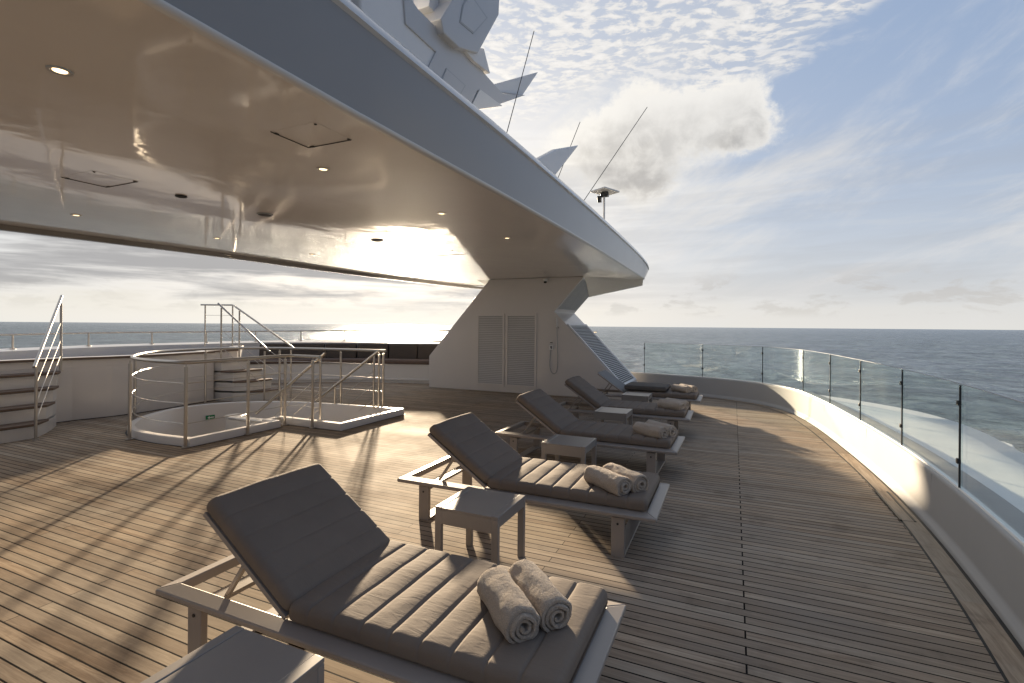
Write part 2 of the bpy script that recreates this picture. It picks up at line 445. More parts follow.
# glass balustrade
GL = offset(WALL, 0.105)
arc = [0]
for i in range(len(GL) - 1): arc.append(arc[-1] + (GL[i + 1] - GL[i]).length)
def at_arc(s_):
    for i in range(len(arc) - 1):
        if arc[i + 1] >= s_:
            t = (s_ - arc[i]) / (arc[i + 1] - arc[i]); return GL[i].lerp(GL[i + 1], t), (GL[i + 1] - GL[i]).normalized()
    return GL[-1], (GL[-1] - GL[-2]).normalized()
def arc_of(y):                          # arc length where the starboard run reaches y
    for i in range(len(GL) - 1):
        if GL[i + 1].y >= y: return arc[i]
base = arc_of(4.52)
gb = thing('glass_balustrade', (1.5, 5, .43), 'clear greenish glass balustrade with slim black posts on the bulwark', 'balustrade')
ends = [s_ for s_ in [base + 1.39 * k for k in range(-5, 9)] if s_ < arc[-1] - 1.2]
for k in range(len(ends) - 1):
    a, c = ends[k] + 0.004, ends[k + 1] - 0.004
    pts = [at_arc(a + (c - a) * i / 14)[0] for i in range(15)]
    sweep(pts, [(-0.006, 0.433), (0.006, 0.433), (0.006, 1.16), (-0.006, 1.16)]).build('glass_panel', M['glass'], gb, ang=40)
    e = sweep(pts, [(-0.006, 1.161), (0.006, 1.161), (0.006, 1.165), (-0.006, 1.165)]).build('top_edge', M['louvre'], gb, ang=40)
for k, s_ in enumerate(ends):
    p, t = at_arc(s_); nrm = Vector((-t.y, t.x, 0))
    far = False
    q = p + nrm * 0.012
    pb = MB(); pb.bar(q + Vector((0, 0, .433)), q + Vector((0, 0, 1.155)), .010, .011, up=nrm)
    po = pb.build('post', M['blacksteel'], gb)
    for zc in (.62, 1.03):
        cb = MB(); cb.bar(p + nrm * .019 + Vector((0, 0, zc - .018)), p + nrm * .019 + Vector((0, 0, zc + .018)), .036, .022, up=nrm)
        cb.build('clamp', M['blacksteel'], po, bevel=.004)

# ------------------------------------------------------------------ raised platform on the left, its wall, parapet and sofa
PAR = resample(catmull([(-11.2, -1.0, 1.03), (-11.9, 2.0, 1.04), (-12.2, 4.3, 1.05), (-12.35, 6.1, 1.07), (-12.25, 8.3, 1.07), (-11.55, 10.6, 1.08), (-10.1, 11.9, 1.10), (-7.9, 12.75, 1.12), (-5.4, 13.0, 1.12), (-3.2, 12.7, 1.12)], 8), 0.25)
PAR0 = [Vector((p.x, p.y, 0)) for p in PAR]
pw = thing('parapet', (-12, 8, 0), 'white parapet with steel handrail curving round the far left deck edge', 'parapet')
# PAR runs clockwise round the end, so its right-hand side is inboard
m = MB(); rings = []
for p, q in zip(PAR, offset(PAR, 0.42)):
    rings.append([(p.x, p.y, -0.4), (p.x, p.y, p.z - .02), (p.x * .998 + q.x * .002, p.y, p.z), (q.x, q.y, p.z - .03), (q.x, q.y, p.z - .09), (q.x, q.y, -0.4)])
m.loft(rings); m.build('wall_panel', M['mast'], pw, ang=40)
rail = [Vector((p.x, p.y, p.z + 0.255 + 0.02 * (i / len(PAR)))) for i, p in enumerate(offset(PAR, 0.12))]
MB().tube(rail, 0.021, 10).build('handrail', M['steel'], pw, ang=60)
k = 3
while k < len(rail) - 2:
    p = rail[k]; z0 = PAR[k].z - .01
    q = MB().tube([(p.x, p.y, z0), (p.x, p.y, p.z)], 0.016, 8)
    q.disc((p.x, p.y, z0), .045, z0 + .012, 12)
    q.build('post', M['steel'], pw, ang=50); k += 5

# raised platform with wall and landing
plat_edge = [(-9.46, 4.33), (-9.32, 4.8), (-9.28, 5.2), (-9.33, 5.7), (-9.43, 6.2), (-9.5, 6.68), (-9.74, 6.70), (-9.79, 7.42), (-11.35, 8.75), (-11.8, 8.4), (-12.0, 6.5), (-12.0, 4.0), (-11.7, 2.0), (-9.47, 2.0)]
pl = thing('raised_platform', (-10.5, 5, 0), 'raised white platform wall with thin teak edge behind the stairwell railing', 'platform')
MB().prism(plat_edge, 0.012, 0.84).build('wall_panel', M['column'], pl, smooth=False)
front = [Vector((x, y, 0)) for x, y in [(-9.47, 2.0)] + plat_edge[:9]]
sweep(front, [(0, .841), (0, .955), (-.24, .955), (-.24, .841)]).build('rim_wall', M['column'], pl, smooth=False)
sweep(front, [(.02, .956), (.02, .985), (.01, .992), (-.05, .992), (-.05, .956)]).build('teak_edge', M['tread'], pl, smooth=False)
sweep(front, [(-.051, .956), (-.051, .990), (-.25, .990), (-.25, .956)]).build('coping', M['white'], pl, smooth=False)
MB().prism(plat_edge[9:] , 0.841, 0.85).build('top_surface', M['mast'], pl, smooth=False)
sweep(front, [(.012, .003), (.012, .0115), (-.05, .0115), (-.05, .003)]).build('base_seam', M['caulk'], pl, smooth=False)

def staircase(label, steps, last, loc):
    # steps: (nose X, near-side Y, far-side Y) from the lowest tread up
    st = thing('staircase', loc, label, 'stairs', 'short flights up to the raised platform')
    n = len(steps)
    for i, (xn, ya, yb) in enumerate(steps):
        z = 0.2 * (i + 1)
        xb, ya2, yb2 = steps[i + 1] if i + 1 < n else (last, ya + (ya - steps[i - 1][1]), yb + (yb - steps[i - 1][2]) * .8)
        body = [(xn - .03, ya + .02), (xn - .03, yb - .02)]
        for q in steps[i + 1:]: body.append((q[0] - .03, q[2] - .02))
        body += [(last, yb2 - .02 if i + 1 == n else steps[-1][2]), (last, ya2 + .02 if i + 1 == n else steps[-1][1])]
        for q in reversed(steps[i + 1:]): body.append((q[0] - .03, q[1] + .02))
        MB().prism(body, 0.2 * i + .0008, z - .0355).build('riser', M['white'], st, smooth=False)
        xt = xb - .03 if i + 1 < n else last
        tr = [(xn, ya + .03), (xn, yb - .03), (xn - .04, yb + .01), (xt, yb2 + .01), (xt, ya2 - .01), (xn - .04, ya - .01)]
        MB().prism(tr, z - .035, z).build('tread', M['tread'], st, bevel=.006)
    return st
staircase('near flight of four teak treads at the left edge of the photo', [(-8.45, 2.0, 3.5), (-8.7, 2.0, 3.72), (-8.95, 2.0, 3.9), (-9.2, 2.0, 4.05)], -9.455, (-9, 3, 0))
staircase('far flight of four teak treads beyond the curved stairwell railing', [(-8.60, 7.10, 7.56), (-8.83, 6.95, 7.52), (-9.05, 6.78, 7.46), (-9.32, 6.72, 7.40)], -9.735, (-9, 7, 0))

def stair_rail(name, label, posts, top, wires, group=None, r=0.019):
    rt = thing(name, Vector(posts[0][0]), label, 'handrail', group)
    for a, b_ in posts:
        q = MB().tube([a, b_], 0.017, 10); q.disc((a[0], a[1], a[2]), .035, a[2] + .01, 14)
        q.build('post', M['steel'], rt, ang=50)
    MB().tube(top, r, 10).build('handrail', M['steel'], rt, ang=60)
    for w in wires: MB().tube(w, 0.0045, 6).build('rail_wire', M['steel'], rt)
    return rt
def between(a, b, t): return tuple(Vector(a).lerp(Vector(b), t))
def wires(p0, p1, hs0, hs1):
    return [[(p0[0], p0[1], p0[2] + a), (p1[0], p1[1], p1[2] + b)] for a, b in zip(hs0, hs1)]
g_st = 'steel handrails on the platform stairs'
a, b_ = (-8.35, 3.43, 0), (-9.37, 4.14, .8)
stair_rail('stair_handrail', 'single sloping steel handrail rising at the left edge of the photo', [(a, (a[0], a[1], .97)), (b_, (b_[0], b_[1], 1.83))],
           [(-8.27, 3.375, .96), (-9.40, 4.16, 1.95)], wires(a, b_, (.25, .48, .73), (.25, .48, .75)), g_st)
a, b_ = (-8.52, 7.05, 0), (-9.40, 6.76, .8)
stair_rail('stair_handrail', 'nearer of the two sloping handrails on the far stairs', [(a, (a[0], a[1], 1.0)), (b_, (b_[0], b_[1], 1.86))],
           [(-8.42, 7.08, 1.0), (-9.47, 6.74, 1.95)], wires(a, b_, (.3, .65), (.28, .62)), g_st)
a, b_, c_, d_ = (-8.5, 7.68, 0), (-9.66, 7.36, .8), (-11.0, 8.2, 1.0), (-11.6, 7.93, 1.0)
stair_rail('stair_handrail', 'farther handrail of the far stairs with a level guard section at its top', [(a, (a[0], a[1], 1.0)), (b_, (b_[0], b_[1], 1.82)), (c_, (c_[0], c_[1], 1.97)), (d_, (d_[0], d_[1], 1.97))],
           [(-8.42, 7.70, 1.03), (-9.75, 7.34, 1.90), (-9.85, 7.40, 1.92), (-11.0, 8.2, 1.99), (-11.7, 7.89, 1.99)],
           wires(a, b_, (.3, .65), (.3, .65)) + wires(b_, c_, (.45, .8), (.25, .6)) + wires(c_, d_, (.22, .48, .74), (.22, .48, .74)), g_st)

# sofa
SF = resample(catmull([(-3.9, 11.75, 0), (-5.4, 11.55, 0), (-7.3, 11.12, 0), (-8.94, 10.68, 0), (-10.1, 10.05, 0), (-10.95, 9.35, 0), (-11.45, 8.75, 0), (-11.6, 8.5, 0)], 8), 0.2)
so = thing('curved_sofa', (-8.5, 11, 0), 'long curved built-in sofa with dark brown back cushions on a white base', 'sofa')
sweep(SF, [(-.0, .0), (0.0, .06), (-.03, .07), (-.03, .11), (0, .12), (0.0, .50), (.62, .50), (.62, 0)]).xform(Matrix()).build('base', M['white'], so, ang=30)
# SF runs right to left round the end, so its right-hand side is outboard
sweep(SF, [(-.03, .503), (-.045, .53), (-.04, .60), (-.02, .615), (.50, .61), (.50, .503)]).build('seat_cushion', M['sofaseat'], so, ang=50)
i = 0; seg = 4
while i + 1 < len(SF):
    part = SF[i:i + seg + 1]
    part = [part[0].lerp(part[1], .05)] + part[1:-1] + [part[-1].lerp(part[-2], .05)]
    sweep(part, [(.50, .60), (.505, .99), (.53, 1.015), (.62, 1.015), (.66, .99), (.66, .60)]).build('back_cushion', M['sofa'], so, bevel=.018)
    i += seg
bb = sweep(SF, [(.665, .3), (.665, 1.04), (1.3, 1.06), (1.3, .3)]); bb.build('shelf_back', M['white'], so, ang=40)

# ------------------------------------------------------------------ stairwell
sw = thing('stairwell', (-7, 5.6, 0), 'open stairwell with low white coaming leading below deck', 'stairwell')
def inset(P, d):
    n = len(P); out = []
    for i in range(n):
        a, b, c = P[i - 1], P[i], P[(i + 1) % n]
        t1 = (b - a).normalized(); t2 = (c - b).normalized()
        n1 = Vector((t1.y, -t1.x, 0)); n2 = Vector((t2.y, -t2.x, 0)); nn = (n1 + n2)
        nn = nn / max(0.3, nn.length_squared) * 2
        out.append(b + nn * d)
    return out
O0 = WELL; O1 = inset(WELL, 0.09)
cx = sum(p.x for p in WELL) / len(WELL)
if abs(O1[3].y - 4.0) > 0 and O1[3].y < WELL[3].y: O1 = inset(WELL, -0.09)
rings = []
sg = 1 if inset(WELL, 0.01)[3].y > WELL[3].y else -1
A = lambda d: inset(WELL, sg * d)
secs = [(A(-0.008), -.02), (A(-0.008), .095), (A(0.0), .105), (A(.075), .105), (A(.085), .095), (A(.085), -2.4)]
rings = [[(q[i].x, q[i].y, z) for q, z in secs] for i in range(len(WELL))]
MB().loft(rings, closed_ring=True, loop=True).build('coaming', M['column'], sw, ang=50)
secs = [(A(-.03), .003), (A(-.0), .003)]
MB().loft([[(q[i].x, q[i].y, z) for q, z in secs] for i in range(len(WELL))], closed_ring=False, loop=True).build('base_seam', M['caulk'], sw, smooth=False)
fb = loop_fill('lower_floor', [(p.x, p.y) for p in A(.02)], [], -2.38, M['margin']); fb.parent = sw; fb.location = -sw.location
for i in range(11):
    x = -5.45 - .26 * i; z = -.19 * (i + 1) + .02
    MB().box(x - .28, x, 5.75, 6.85, z - .04, z).build('tread', M['tread'], sw, bevel=.008)
q = [(-6.3, 5.58), (-7.55, 5.58), (-7.72, 5.64), (-7.78, 5.75), (-7.72, 5.86), (-7.55, 5.9), (-7.5, 5.72), (-6.3, 5.70)]
MB().prism(q, -2.37, -0.02).build('stair_side_wall', M['white'], sw, bevel=.015)
MB().prism([(-6.3, 5.565), (-7.56, 5.565), (-7.74, 5.63), (-7.80, 5.75), (-7.74, 5.88), (-7.55, 5.92), (-7.48, 5.75), (-6.3, 5.72)], -0.018, 0.015).build('side_wall_cap', M['white'], sw, bevel=.012)
# exit sign on the curved inner wall
sgp = MB().bar((-8.53, 5.86, -.13), (-8.505, 6.02, -.13), .012, .075)
s_ = thing('exit_sign', (-8.52, 5.7, -.12), 'small green exit sign on the inner wall of the stairwell', 'sign')
sgp.build('sign_plate', M['green'], s_)
sw1 = MB().bar((-8.516, 5.905, -.13), (-8.499, 5.99, -.13), .008, .016)
sw1.slab([(-8.516, 5.88, -.13), (-8.512, 5.915, -.105), (-8.512, 5.915, -.155)], (-.01, 0, 0))
sw1.build('arrow_mark', M['signwhite'], s_, smooth=False)

# well guard rail
gz = 1.06
near = [Vector(p) for p in ((-9.13, 6.1, gz), (-9.08, 5.65, gz), (-8.90, 5.25, gz), (-8.60, 4.88, gz), (-8.22, 4.56, gz), (-7.8, 4.27, gz), (-7.35, 4.08, gz), (-6.9, 3.98, gz), (-6.45, 3.97, gz))]
ns = catmull(near, 6)[:-1] + [Vector(p) for p in ((-6.23, 3.99, gz), (-6.195, 4.03, gz), (-6.19, 4.1, gz), (-6.21, 5.0, gz), (-6.24, 5.45, gz), (-6.22, 5.56, gz), (-6.1, 5.6, gz), (-5.62, 5.6, gz))]
back = catmull([(-9.13, 6.1, gz), (-9.05, 6.55, gz), (-8.75, 6.95, gz), (-8.2, 7.25, gz), (-7.4, 7.42, gz), (-6.6, 7.5, gz), (-5.93, 7.54, gz)], 6)
allr = list(reversed(ns)) + back[1:]
gw = thing('stairwell_railing', (-7, 5.6, 0), 'curved stainless steel railing wrapping round the stairwell opening', 'railing')
MB().tube(allr, 0.024, 12).build('handrail', M['steel'], gw, ang=60)
for x, y in ((-7.28, 3.96), (-6.2, 4.0), (-6.165, 4.84), (-6.24, 5.53), (-5.7, 5.55), (-5.78, 7.16), (-5.98, 7.53), (-8.80, 4.86), (-9.12, 6.25), (-8.3, 7.22), (-6.95, 7.47)):
    q = MB().tube([(x, y, .004), (x, y, gz - .05)], 0.021, 12); q.tube([(x, y, gz - .05), (x, y, gz - .01)], .009, 8)
    q.disc((x, y, .004), .045, .016, 16); q.build('post', M['steel'], gw, ang=50)
for z in (.30, .55, .80):
    MB().tube([(p.x, p.y, z) for p in allr[:-1]], 0.0055, 6).build('rail_wire', M['steel'], gw)
g_h = 'handrails descending into the stairwell'
a, b_ = (-5.71, 5.78), (-7.17, 5.78)
def well_hand(y, x0, z0, x1, z1, label, post_x):
    rt = thing('descending_handrail', (x0, y, 0), label, 'handrail', g_h)
    MB().tube([(x0 + .03, y, z0 + .0), (x1, y, z1)], .023, 10).build('handrail', M['steel'], rt, ang=60)
    for px_ in post_x:
        t = (px_ - x0) / (x1 - x0); zt = z0 + (z1 - z0) * t
        zb = .09 if px_ > -5.9 else zt - 1.0
        MB().tube([(px_, y, zb), (px_, y, zt - .01)], .018, 10).build('post', M['steel'], rt, ang=50)
    for k in (.3, .55, .8):
        t0 = 0.03; t1 = 1.0
        MB().tube([(x0 + (x1 - x0) * t0, y, z0 + (z1 - z0) * t0 - k), (x1, y, z1 - k)], .0045, 6).build('rail_wire', M['steel'], rt)
well_hand(5.78, -5.71, 1.11, -7.17, .07, 'nearer handrail descending into the stairwell', (-5.78, -6.6))
well_hand(6.95, -5.64, 1.10, -7.34, -.07, 'farther handrail descending into the stairwell', (-5.72, -6.6))

# ------------------------------------------------------------------ hardtop canopy
cp = thing('hardtop_canopy', (-4.5, 4, 2.63), 'huge grey hardtop canopy with glossy underside overhanging the deck', 'canopy')
right = [(-1.80, -7.0), (-1.80, 1.0), (-1.79, 2.3), (-1.76, 4.0), (-1.76, 6.0), (-1.78, 8.0), (-1.82, 10.0), (-1.84, 11.2), (-1.84, 11.9)]
endc = [(-1.95, 12.35), (-2.3, 12.65), (-2.9, 12.8), (-3.8, 12.9), (-5.2, 12.85), (-6.2, 12.7), (-6.62, 12.42)]
left = [(-6.95, 11.0), (-7.2, 9.2), (-7.33, 7.43), (-7.32, 6.2), (-7.36, 4.93), (-7.5, 3.5), (-7.65, 2.2), (-7.9, 0.0), (-8.1, -3.0), (-8.2, -7.0)]
OUT = [Vector((*q, 0)) for q in right + endc + left]
zc = 2.63
top_z = []
for q in OUT:
    z = 3.21 - 0.009 * max(0, q.y)
    if q.y > 10.9 and q.x > -3.2: z = 3.12 - .17 * min(1, (q.y - 10.9) / 1.4)
    top_z.append(z)
def outl(P, d):
    n = len(P); out = []
    for i in range(n):
        t = (P[(i + 1) % n] - P[i - 1]).normalized() if 0 < i < n - 1 else ((P[1] - P[0]) if i == 0 else (P[-1] - P[-2])).normalized()
        out.append(P[i] + Vector((t.y, -t.x, 0)) * d)
    return out
OUTs = catmull(OUT, 4); tz = catmull([Vector((0, 0, z)) for z in top_z], 4); tz = [t.z for t in tz]
e0 = outl(OUTs, 0.0); ein = outl(OUTs, -0.05); ew = outl(OUTs, 0.015)
def low(P):                             # the underside stops short of the rounded nose of the roof
    out = []
    for p in P:
        k = min(1.0, max(0.0, (p.y - 10.6) / 1.5)); k = k * k * (3 - 2 * k)
        out.append(Vector((p.x, p.y - .55 * k, 0)))
    return out
l0 = low(e0); lin = low(ein); lw_ = low(ew)
rings = []; lo_tr = []; up_tr = []
for i in range(len(OUTs)):
    z1 = tz[i]
    rings.append([(lin[i].x, lin[i].y, zc + .004), (l0[i].x, l0[i].y, zc + .004), (e0[i].x * .5 + l0[i].x * .5, e0[i].y * .5 + l0[i].y * .5, zc + (z1 - zc) * .33), (e0[i].x, e0[i].y, zc + (z1 - zc) * .7),
                  (e0[i].x, e0[i].y, z1), (ein[i].x, ein[i].y, z1), (ein[i].x, ein[i].y, z1 - .1)])
    lo_tr.append([(lin[i].x * .5 + l0[i].x * .5, lin[i].y * .5 + l0[i].y * .5, zc - .004), (l0[i].x, l0[i].y, zc - .005), (lw_[i].x, lw_[i].y, zc + .008), (lw_[i].x, lw_[i].y, zc + .02), (l0[i].x - .001, l0[i].y, zc + .03)])
    up_tr.append([(e0[i].x - .001, e0[i].y, z1 - .075), (ew[i].x + .006, ew[i].y, z1 - .06), (ew[i].x, ew[i].y, z1 - .02), (e0[i].x - .01, e0[i].y, z1 + .012), (ein[i].x, ein[i].y, z1 + .014)])
MB().loft(rings, closed_ring=False, loop=False).build('fascia', M['grey'], cp, ang=28)
MB().loft(lo_tr, closed_ring=False).build('lower_rim', M['rim'], cp, ang=50)
MB().loft(up_tr, closed_ring=False).build('upper_rim', M['rim'], cp, ang=50)
lip = [q for q in OUTs if q.x < -6.3]
sweep(lip, [(-.02, zc - .002), (-.02, zc - .055), (-.10, zc - .055), (-.16, zc - .002)]).build('inner_lip', M['grey'], cp, ang=40)
cl = loop_fill('ceiling_panel', [(p.x, p.y) for p in low(outl(OUTs, -.02))], [], zc, M['ceil']); cl.parent = cp; cl.location = -cp.location
for f in cl.data.polygons: pass
bm = bmesh.new(); bm.from_mesh(cl.data); bmesh.ops.reverse_faces(bm, faces=bm.faces[:]); bm.to_mesh(cl.data); bm.free()
rf = loop_fill('roof_panel', [(p.x, p.y) for p in outl(OUTs, -.045)], [], 3.0, M['grey']); rf.parent = cp; rf.location = -cp.location
# drop soffit where the canopy meets its support
w = MB()
F = [(-2.97, 10.5, zc), (-1.90, 11.62, zc), (-1.98, 12.02, 2.52), (-3.28, 12.05, 2.27), (-3.35, 12.8, 2.9), (-2.3, 12.5, 2.9), (-2.02, 12.1, 2.8), (-5.6, 10.5, zc), (-5.6, 12.05, 2.30), (-5.6, 12.8, 2.9)]
w.add(F, [(0, 1, 2, 3), (3, 2, 6, 5, 4), (1, 6, 2), (0, 3, 8, 7), (3, 4, 9, 8), (7, 8, 9)])
w.build('soffit', M['grey'], cp, smooth=False)
# access hatches: thin shadow gaps and flush plates
def hatch(x0, x1, y0, y1):
    h = MB().box(x0, x1, y0, y1, zc - .0012, zc - .0006).build('access_hatch', M['ceil'], cp, smooth=False)
    s2 = MB()
    s2.box(x0, x1, y1, y1 + .006, zc - .0045, zc - .0008); s2.box(x0 - .006, x0, y0, y1 + .006, zc - .0045, zc - .0008)
    s2.box(x0 + .02, x0 + .05, y1 - .012, y1 + .006, zc - .006, zc - .002); s2.box(x0 - .006, x0 + .012, y0 + .02, y0 + .045, zc - .006, zc - .002)
    s2.box(x1 - .012, x1, y1 - .02, y1 + .004, zc - .006, zc - .002)
    s2.disc((x1 - .02, y0 + .02, zc - .005), .008, zc - .001, 10)
    s2.build('shadow_gap', M['dark'], h, smooth=False)
hatch(-2.38, -2.05, 2.0, 2.27)
hatch(-4.58, -4.18, 2.02, 2.31)
hatch(-4.4, -3.7, 6.2, 6.6)
# downlights
g_d = 'recessed ceiling downlights in the canopy'
dl = [(-2.65, 1.16, 'first downlight from the camera at the upper left, large and clearly glowing'), (-2.62, 2.63, 'glowing downlight below the L-shaped hatch gap in the canopy ceiling'),
      (-2.59, 4.12, 'downlight in the middle of the canopy ceiling near its right edge'), (-2.56, 5.58, 'small downlight close to the top of the support column'),
      (-6.07, 2.80, 'faint downlight near the left edge of the canopy ceiling'), (-6.0, 4.25, 'dim downlight between the streaked reflections and the left rim of the ceiling'), (-5.95, 5.76, 'tiny downlight near the far left rim by the bright reflection')]
for x, y, lab in dl:
    t_ = thing('ceiling_downlight', (x, y, zc), lab, 'ceiling light', g_d)
    q = MB(); n = 24
    rings = [[(x + r * math.cos(2 * math.pi * i / n), y + r * math.sin(2 * math.pi * i / n), z) for i in range(n)] for r, z in ((.047, zc - .001), (.045, zc - .006), (.033, zc - .006), (.031, zc - .002))]
    q.loft(rings, caps=False); q.build('trim_ring', M['steel'], t_)
    MB().disc((x, y, zc - .0035), .026, zc - .0015, 20).build('lens', M['lamp'], t_)
g_s = 'dark round ceiling discs under the canopy'
for x, y, r, lab in ((-4.30, 2.72, .045, 'small dark round disc beside the left hatch of the canopy ceiling'), (-4.23, 3.49, .075, 'flat dark oval speaker disc in the middle of the canopy ceiling'), (-4.17, 5.11, .075, 'dark round speaker disc inside the bright sun reflection on the ceiling')):
    t_ = thing('ceiling_speaker', (x, y, zc), lab, 'speaker', g_s)
    MB().disc((x, y, zc - .010), r, zc - .001, 24).build('grille', M['blacksteel'] if r < .07 else M['louvre'], t_)
    MB().disc((x, y, zc - .012), r * .8, zc - .0101, 24).build('cone', M['dark'], t_)

# ------------------------------------------------------------------ support column
co = thing('support_column', (-4.5, 11, 0), 'angular grey support pillar under the canopy with louvred doors', 'pillar')
Y0, Y1 = 10.5, 12.05
prof = [(-6.93, .0), (-6.93, .78), (-5.27, 2.629), (-2.97, 2.629), (-3.65, 1.87), (-3.44, 1.66), (-1.85, 0.0)]
q = MB(); n = len(prof)
q.add([(x, Y0, z) for x, z in prof] + [(x + (0.0), Y1, z) for x, z in prof], [tuple(range(n)), tuple(range(n, 2 * n))[::-1]] + [((i + 1) % n, i, n + i, n + (i + 1) % n) for i in range(n)])
q.build('pillar_body', M['column'], co, bevel=.012, smooth=False)
# louvre grille on the lower sloping face
ax = Vector((-3.36, 0, 1.58)); bx = Vector((-2.12, 0, .28)); dr = (bx - ax); L = dr.length; dr.normalize(); nr = Vector((-dr.z, 0, dr.x)) * 1
if nr.x < 0: nr = -nr
fr = MB()
pa = lambda s_, y, h: tuple(Vector((ax.x, y, ax.z)) + dr * s_ + nr * h)
def sbox(mb, s0, s1, y0, y1, h0, h1):
    mb.add([pa(s0, y0, h0), pa(s1, y0, h0), pa(s1, y1, h0), pa(s0, y1, h0), pa(s0, y0, h1), pa(s1, y0, h1), pa(s1, y1, h1), pa(s0, y1, h1)],
           [(3, 2, 1, 0), (4, 5, 6, 7), (0, 1, 5, 4), (1, 2, 6, 5), (2, 3, 7, 6), (3, 0, 4, 7)])
sbox(fr, 0, L, Y0 + .02, Y0 + .09, .002, .03); sbox(fr, 0, L, Y1 - .12, Y1 - .02, .002, .03); sbox(fr, 0, .05, Y0 + .09, Y1 - .12, .002, .03); sbox(fr, L - .05, L, Y0 + .09, Y1 - .12, .002, .03)
gf = fr.build('grille_frame', M['mastlight'], co, smooth=False)
pn = MB(); sbox(pn, .05, L - .05, Y0 + .09, Y1 - .12, .002, .008); pn.build('grille_back', M['dark'], gf, smooth=False)
lv = MB(); k = .065
while k < L - .06:
    c0, c1 = pa(k, Y0 + .09, .009), pa(k, Y1 - .12, .009)
    sbox(lv, k, k + .022, Y0 + .09, Y1 - .12, .009, .026); k += .045
lv.build('louvre_slats', M['louvre'], gf, smooth=False)
ax2 = Vector((-3.0, 0, 2.59)); 
lv = MB(); k = 0.1
d2 = (Vector((-3.65, 0, 1.87)) - Vector((-2.97, 0, 2.629))); L2 = d2.length; d2.normalize(); n2 = Vector((-d2.z, 0, d2.x)); n2 = n2 if n2.x > 0 else -n2
pa2 = lambda s_, y, h: tuple(Vector((-2.97, y, 2.629)) + d2 * s_ + n2 * h)
while k < L2 - .1:
    vs = [pa2(k, Y0 + .08, .001), pa2(k + .012, Y0 + .08, .001), pa2(k + .012, Y1 - .08, .001), pa2(k, Y1 - .08, .001)]
    lv.slab(vs, n2 * .012); k += .03
lv.build('upper_louvre', M['louvre'], co, smooth=False)
# louvred doors
for x0, x1 in ((-5.58, -4.86), (-4.82, -4.06)):
    d = MB().box(x0, x1, Y0 - .006, Y0 - .001, .13, 1.83).build('louvre_door', M['mastlight'], co, smooth=False)
    fm = MB(); fm.box(x0, x1, Y0 - .022, Y0 - .0065, 1.78, 1.83); fm.box(x0, x1, Y0 - .022, Y0 - .0065, .13, .18); fm.box(x0, x0 + .045, Y0 - .022, Y0 - .0065, .1805, 1.7795); fm.box(x1 - .045, x1, Y0 - .022, Y0 - .0065, .1805, 1.7795)
    fm.build('door_frame', M['column'], d, smooth=False)
    lv = MB(); z = .19
    while z < 1.76:
        lv.slab([(x0 + .047, Y0 - .0065, z), (x0 + .047, Y0 - .022, z), (x0 + .047, Y0 - .0065, z + .030)], (x1 - x0 - .094, 0, 0)); z += .042
    lv.build('louvre_slats', M['slat'], d, smooth=False)
    hx = x1 - .02 if x0 < -5 else x0 + .02
    MB().disc((0, 0, 0), .012, .012, 12).xform(Matrix.Translation((hx, Y0 - .022, 1.02)) @ Matrix.Rotation(R(90), 4, 'X')).build('door_latch', M['steel'], d)
# shower
sh = thing('hand_shower', (-3.6, Y0, 1.1), 'hand shower with looping hose on the wall of the support pillar', 'shower')
MB().box(-3.76, -3.66, Y0 - .03, Y0 - .001, 1.02, 1.13).build('mixer_plate', M['plastic'], sh, bevel=.008)
MB().tube([(-3.70, Y0 - .03, 1.09), (-3.70, Y0 - .07, 1.09), (-3.68, Y0 - .085, 1.05)], .011, 8).build('mixer_lever', M['blacksteel'], sh)
MB().box(-3.73, -3.68, Y0 - .03, Y0 - .001, 1.17, 1.185).build('holder_shelf', M['blacksteel'], sh)
hose = catmull([(-3.57, Y0 - .05, 1.52), (-3.555, Y0 - .05, 1.2), (-3.545, Y0 - .045, .8), (-3.56, Y0 - .04, .58), (-3.62, Y0 - .04, .49), (-3.69, Y0 - .04, .53), (-3.73, Y0 - .04, .66), (-3.725, Y0 - .035, .85), (-3.71, Y0 - .03, 1.02)], 8)
MB().tube(hose, .008, 8).build('hose', M['louvre'], sh, ang=60)
MB().tube([(-3.57, Y0 - .05, 1.52), (-3.57, Y0 - .055, 1.62), (-3.57, Y0 - .065, 1.72)], .019, 10).build('shower_head', M['plastic'], sh)
MB().box(-3.60, -3.54, Y0 - .04, Y0 - .001, 1.50, 1.535).build('wall_bracket', M['steel'], sh, bevel=.004)
# camera
cc = thing('security_camera', (-3.83, Y0, 2.6), 'small white security camera high on the support pillar', 'camera')
MB().tube([(-3.83, Y0 - .001, 2.57), (-3.83, Y0 - .07, 2.575)], .02, 10).build('bracket', M['plastic'], cc)
MB().tube([(-3.83, Y0 - .10, 2.60), (-3.83, Y0 - .10, 2.54)], .052, 16).build('housing', M['plastic'], cc, bevel=.012)
q = MB(); q.tube([(-3.83, Y0 - .10, 2.54), (-3.83, Y0 - .10, 2.515), (-3.83, Y0 - .10, 2.5)], .034, 14); q.build('dome', M['dark'], cc, bevel=.012)

# ------------------------------------------------------------------ radar mast and aerials on the canopy
ms = thing('radar_mast', (-3.6, 5.5, 3.2), 'large faceted grey radar mast standing on top of the canopy', 'mast')
def plate(name, pts, x, th, mat, bevel=.03):
    return MB().slab([(x, y, z) for y, z in pts], (-th, 0, 0)).build(name, mat, ms, bevel=bevel, smooth=False)
